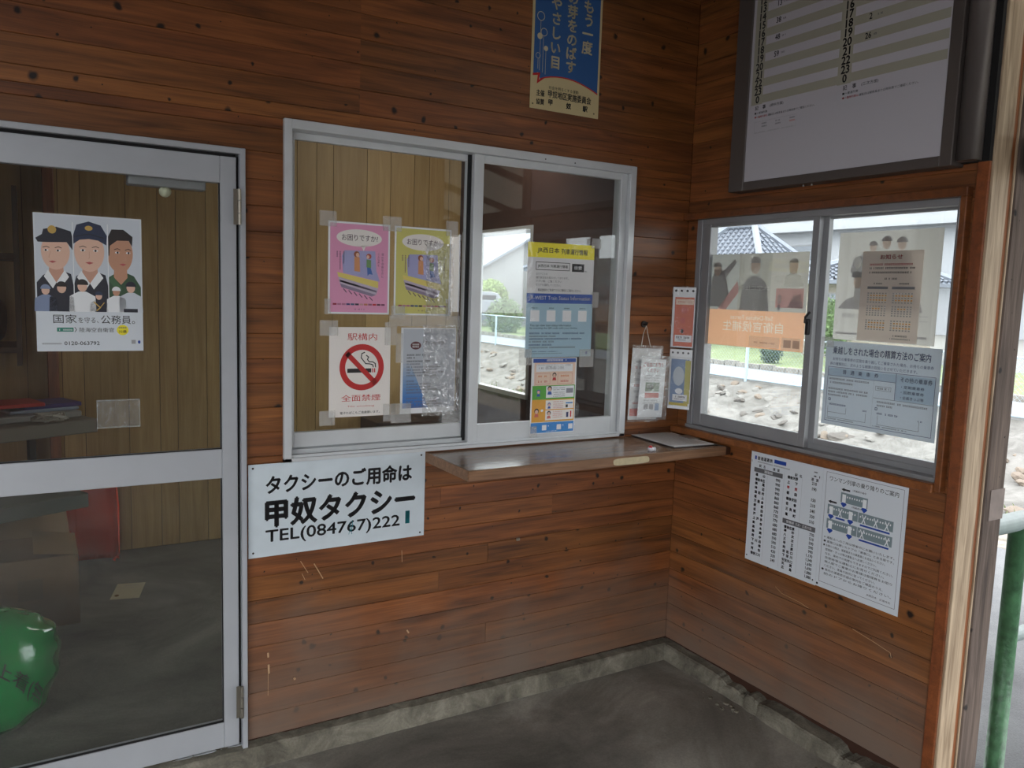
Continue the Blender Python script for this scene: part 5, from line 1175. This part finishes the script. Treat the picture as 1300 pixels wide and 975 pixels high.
# foliage
def bush(name, loc, r, label, cat='bush', sz=(1, 1, 1), col=(72, 92, 56), n=1300, trunk=0):
    g = empty(name, loc, label=label, cat=cat)
    bm = bmesh.new(); rb = random.Random(int(loc[0]*10+loc[1])); 
    for k in range(n):
        v = Vector((rb.gauss(0, 1), rb.gauss(0, 1), rb.gauss(0, 1))).normalized()*(r*(.82+.2*rb.random())*(1+.22*noise.noise(Vector((k*.01, 0, 0)))))
        v = Vector((v.x*sz[0], v.y*sz[1], v.z*sz[2]+trunk+r*sz[2]*.85))
        if v.z < 0: continue
        s_ = r*.10; a = Vector((rb.uniform(-1, 1), rb.uniform(-1, 1), rb.uniform(-1, 1))).normalized(); b = a.orthogonal().normalized()
        q = [bm.verts.new(v+d_) for d_ in (a*s_, b*s_*.6, -a*s_, -b*s_*.6)]; bm.faces.new(q)
    bmesh.ops.create_icosphere(bm, subdivisions=3, radius=r*.82, matrix=Matrix.Translation((0, 0, trunk+r*sz[2]*.85)) @ Matrix.Diagonal((*sz, 1)))
    from_bm('foliage', bm, mat('leaf_%d_%d' % col[:2], col, .8, var=.35, scale=6), g)
    if trunk:
        bm = bmesh.new(); tube(bm, [(0, 0, 0), (.05, 0, trunk+.3)], [.09, .05], 8); from_bm('trunk', bm, WEATHER, g)
    return g
bush('round_bush', (15.6, 28.2, -.17), .80, 'round clipped bush beyond the fence, seen through the ticket window')
bush('lawn_shrub', (15.6, 13.2, -.17), .42, 'small upright dark shrub on the lawn beyond the road', sz=(.8, .8, 1.25), col=(54, 70, 48), n=700)
bush('garden_tree', (17.6, 12.75, -.17), .62, 'small leafy green tree by the house, behind the side window mullion', 'tree', sz=(.7, .9, 1.4), col=(76, 98, 56), trunk=.3)
bush('garden_tree', (19.2, 36.0, -.19), 1.0, 'light green garden tree under the roof eave, beside the white gabled house', 'tree', sz=(1, 1, .9), col=(104, 124, 66), trunk=.8)
for k in range(4): bm = None

# houses
WALLW = mat('house_white', (136, 137, 138), .8, var=.04, scale=2); WALLC = mat('house_cream', (126, 120, 108), .8); TILE = mat('roof_tile_grey', (92, 98, 108), .55, var=.12, scale=9); TILE2 = mat('roof_ridge_grey', (112, 118, 128), .6, var=.1, scale=8)
HG = mat('house_glass', (62, 72, 82), .15, spec=.8); FRM = mat('house_frame', (104, 105, 108), .5)
def hip_house(name, label, x0, x1, y0, y1, zg, ze, zr, inset, wallm, ov=.6, tile_rows=True):
    g = empty(name, ((x0+x1)/2, (y0+y1)/2, zg), label=label, cat='house'); c = g.location
    box('house_wall', x0-c.x, x1-c.x, y0-c.y, y1-c.y, 0, ze-zg+.05, wallm, g)
    X0, X1, Y0, Y1 = x0-ov, x1+ov, y0-ov, y1+ov; xm = (X0+X1)/2
    A = [Vector(p)-c for p in ((X0, Y0, ze), (X1, Y0, ze), (X1, Y1, ze), (X0, Y1, ze))]; B_ = [Vector(p)-c for p in ((xm, Y0+inset, zr), (xm, Y1-inset, zr))]
    bm = bmesh.new(); a = [bm.verts.new(p) for p in A]; a2 = [bm.verts.new(p-Vector((0, 0, .12))) for p in A]; b = [bm.verts.new(p) for p in B_]
    bm.faces.new((a[0], a[1], b[0])); bm.faces.new((a[2], a[3], b[1])); bm.faces.new((a[1], a[2], b[1], b[0])); bm.faces.new((a[3], a[0], b[0], b[1]))
    for i in range(4): bm.faces.new((a[i], a2[i], a2[(i+1) % 4], a[(i+1) % 4]))
    bm.faces.new(a2[::-1]); bmesh.ops.recalc_face_normals(bm, faces=bm.faces); from_bm('roof', bm, TILE, g)
    bm = bmesh.new()
    for i, j in ((0, 0), (1, 0), (2, 1), (3, 1)): tube(bm, [A[i]+Vector((0, 0, .06)), B_[j]+Vector((0, 0, .08))], .13, 6)
    tube(bm, [B_[0]+Vector((0, -.15, .12)), B_[1]+Vector((0, .15, .12))], .19, 8); from_bm('roof_ridge', bm, TILE2, g)
    if tile_rows:   # rolls of the tiles down the slopes facing the station, broken into courses
        bm = bmesh.new()
        y_ = Y0+.15
        while y_ < Y1:
            t0 = 0.0; tmax = min(1, (y_-Y0)/inset if inset else 1, (Y1-y_)/inset if inset else 1)
            n_ = max(1, int(tmax*12))
            for q in range(n_):
                ta, tb_ = q/12, min((q+1)/12, tmax)
                pa = Vector((X0+(xm-X0)*ta, y_, ze+(zr-ze)*ta+.05))-c; pb = Vector((X0+(xm-X0)*tb_, y_, ze+(zr-ze)*tb_+.012))-c
                tube(bm, [pa, pb], .055, 5, False)
            y_ += .28
        x_ = X0+.15
        while x_ < X1:
            tmax = min(1, (x_-X0)/(xm-X0), (X1-x_)/(X1-xm)); n_ = max(1, int(tmax*10))
            for q in range(n_):
                ta, tb_ = q/10, min((q+1)/10, tmax)
                tube(bm, [Vector((x_, Y0+inset*ta, ze+(zr-ze)*ta+.05))-c, Vector((x_, Y0+inset*tb_, ze+(zr-ze)*tb_+.012))-c], .055, 5, False)
            x_ += .28
        tag(from_bm('roof_tiles', bm, TILE, g), kind='stuff')
    def win(y_, z_, w_, h_):
        f_ = box('window', x0-.06-c.x, x0-c.x, y_-w_/2-c.y, y_+w_/2-c.y, z_-c.z, z_+h_-c.z, FRM, g)
        for s_ in (-1, 1): box('pane', x0-.075-c.x, x0-.06-c.x, y_+s_*w_/4-w_*.21-c.y, y_+s_*w_/4+w_*.21-c.y, z_+.05-c.z, z_+h_-.05-c.z, HG, f_)
    return g, win
g, win = hip_house('tiled_house', 'white house with a grey hipped tile roof across the road, beyond the side window', 20.9, 23.1, 18.6, 22.8, -.2, 2.7, 4.45, 1.95, WALLW, .5)
win(21.6, .6, 1.3, 1.3); win(19.7, .6, 1.3, 1.3)
g, win = hip_house('low_house', 'low cream house with a dark tile roof right of the hipped roof house', 19.8, 23, 13.1, 15.6, -.2, 2.3, 3.1, 1.4, WALLC, .5)
win(14.6, .5, 1.2, 1.4)
g, win = hip_house('roadside_house', 'house with a wide grey tile eave right of the white gabled house', 21.5, 28, 27.0, 34.5, -.2, 2.9, 4.6, 3.0, WALLC, .7)
# gabled white house seen through the ticket window
def gable(name, label, x0, x1, y0, y1, zg, ze, zr, wallm, ov=.5):
    g = empty(name, ((x0+x1)/2, (y0+y1)/2, zg), label=label, cat='house'); c = g.location; xm = (x0+x1)/2
    bm = bmesh.new()
    P0 = [(x0, y0), (x1, y0), (x1, y1), (x0, y1)]
    lo = [bm.verts.new(Vector((a, b, zg))-c) for a, b in P0]; hi = [bm.verts.new(Vector((a, b, ze))-c) for a, b in P0]
    r0 = bm.verts.new(Vector((xm, y0, zr))-c); r1 = bm.verts.new(Vector((xm, y1, zr))-c)
    bm.faces.new((lo[0], lo[1], hi[1], r0, hi[0])); bm.faces.new((lo[2], lo[3], hi[3], r1, hi[2])); bm.faces.new((lo[1], lo[2], hi[2], hi[1])); bm.faces.new((lo[3], lo[0], hi[0], hi[3]))
    from_bm('house_wall', bm, wallm, g)
    bm = bmesh.new()
    for s_ in (-1, 1):
        e = Vector((xm+s_*((x1-x0)/2+ov), 0, ze-(zr-ze)*ov/((x1-x0)/2))); a = [bm.verts.new(Vector(p)-c) for p in ((e.x, y0-ov, e.z), (e.x, y1+ov, e.z), (xm, y1+ov, zr), (xm, y0-ov, zr))]
        b = [bm.verts.new(v.co+Vector((0, 0, .14))) for v in a]; bm.faces.new(a); bm.faces.new(b[::-1])
        for i in range(4): bm.faces.new((a[i], b[i], b[(i+1) % 4], a[(i+1) % 4]))
    bmesh.ops.recalc_face_normals(bm, faces=bm.faces); from_bm('roof', bm, TILE2, g)
    return g
g = gable('gabled_house', 'white plastered gabled house seen through the ticket window pane', 19.5, 27, 38, 47, -.2, 2.9, 5.0, WALLW)
c = g.location
f_ = box('window', -3.9, -3.75, -3.2, -1.8, 1.0, 2.3, FRM, g); box('pane', -3.95, -3.9, -3.1, -1.9, 1.1, 2.2, HG, f_)
g = gable('upper_house', 'small white house with two windows higher up behind the gabled house', 30, 37, 60, 68, -.2, 7.2, 8.6, WALLW)
for x_ in (-1.6, .6):
    f_ = box('window', x_, x_+1.5, -4.08, -4.0, 5.4, 6.7, FRM, g); box('pane', x_+.12, x_+1.38, -4.12, -4.08, 5.5, 6.6, HG, f_)
# apartment block far behind
g = empty('apartment_block', (48, 34, -.2), label='long white apartment block far behind the houses, across the top of the side window', cat='building')
box('block_wall', 0, 10, -22, 22, 0, 11, mat('block_white', (142, 145, 149), .8), g)
for k in range(9):
    for fz in (1.2, 4.6, 8.0):
        f_ = box('window', -.08, 0, -20+k*4.8, -17.6+k*4.8, fz, fz+1.5, FRM, g); box('pane', -.12, -.08, -19.9+k*4.8, -17.7+k*4.8, fz+.1, fz+1.4, HG, f_)
for fz in (3.6, 7.0): box('balcony', -1.2, 0, -22, 22, fz, fz+.25, mat('block_white', (142, 145, 149), .8), g)
g = empty('construction_net', (33, 15.5, -.2), label='pale green safety net on a scaffold between the houses and the apartment block', cat='net')
box('net_sheet', 0, .05, -2.5, 1.2, 4.6, 8, mat('net_green', (102, 132, 118), .8), g); box('scaffold_pole', -.08, 0, 1.2, 1.3, 0, 8.4, FRM, g); box('scaffold_pole', -.08, 0, -2.6, -2.5, 0, 8.4, FRM, g)
g = empty('utility_pole', (16.5, 5.6, -.17), label='grey utility pole standing behind the fence at the far right of the side window', cat='pole')
bm = bmesh.new(); tube(bm, [(0, 0, 0), (0, 0, 9)], [.14, .10], 12); from_bm('pole_shaft', bm, mat('pole_grey', (150, 150, 148), .8), g, True); box('cross_arm', -.05, .05, -.8, .8, 7.6, 7.7, FRM, g)
# hillside
bm = bmesh.new(); R = []
for i in range(41):
    row = []
    for j in range(61):
        x_ = 55+i*2.2; y_ = -60+j*4.0; h_ = (i/40)**.8*20*(.7+.5*noise.noise(Vector((x_*.02, y_*.02, 0)))) + noise.noise(Vector((x_*.25, y_*.25, 2)))*2.0
        row.append(bm.verts.new((x_, y_, -.3+max(0, h_))))
    R.append(row)
for i in range(40):
    for j in range(60): bm.faces.new((R[i][j], R[i][j+1], R[i+1][j+1], R[i+1][j]))
bmesh.ops.recalc_face_normals(bm, faces=bm.faces)
struct(from_bm('hillside', bm, mat('hill_green', (92, 100, 84), .95, var=.25, scale=.25), None, True))
# small van parked beyond the fence, seen through the ticket window
vn = empty('parked_van', (17.6, 34.4, -.19), label='small dark grey van parked beyond the fence, in front of the white house', cat='car')
vn.rotation_euler = (0, 0, math.radians(150))
VB = mat('van_paint', (84, 90, 98), .3, .3, coat=.5); VG = mat('van_glass', (30, 36, 42), .08)
bm = bmesh.new()
prof = [(-1.65, .30), (-1.68, .85), (-1.50, 1.05), (-1.05, 1.72), (-.7, 1.80), (1.35, 1.78), (1.62, 1.0), (1.66, .32)]
L_ = [bm.verts.new((x_, -.72+(.10 if z_ > 1.1 else 0), z_)) for x_, z_ in prof]; R_ = [bm.verts.new((x_, .72-(.10 if z_ > 1.1 else 0), z_)) for x_, z_ in prof]
n_ = len(prof)
for i in range(n_): bm.faces.new((L_[i], L_[(i+1) % n_], R_[(i+1) % n_], R_[i]))
bm.faces.new(L_[::-1]); bm.faces.new(R_); bmesh.ops.recalc_face_normals(bm, faces=bm.faces); bev(bm, .05, 2); from_bm('body', bm, VB, vn)
bm = bmesh.new(); v = [bm.verts.new(p) for p in ((-1.52, -.58, 1.08), (-1.52, .58, 1.08), (-1.12, .52, 1.68), (-1.12, -.52, 1.68))]; bm.faces.new(v); bmesh.ops.solidify(bm, geom=list(bm.faces), thickness=.03); from_bm('windscreen', bm, VG, vn)
bm = bmesh.new(); v = [bm.verts.new(p) for p in ((1.60, -.56, 1.08), (1.60, .56, 1.08), (1.41, .52, 1.66), (1.41, -.52, 1.66))]; bm.faces.new(v); bmesh.ops.solidify(bm, geom=list(bm.faces), thickness=-.03); from_bm('rear_window', bm, VG, vn)
for s_ in (-1, 1):
    bm = bmesh.new(); bbox(bm, -.95, 1.25, s_*.665, s_*.69, 1.12, 1.62); from_bm('side_window', bm, VG, vn)
    box('headlamp', -1.70, -1.62, s_*.60-.12, s_*.60+.12, .72, .88, mat('lamp_clear', (220, 220, 220), .2), vn)
    for x_ in (-1.1, 1.1):
        bm = bmesh.new(); tube(bm, [(x_, s_*.56, .28), (x_, s_*.74, .28)], .28, 20); w__ = from_bm('wheel', bm, mat('tyre', (30, 30, 30), .8), vn)

# remove the text source
bpy.data.objects.remove(_to); bpy.data.curves.remove(_tc)
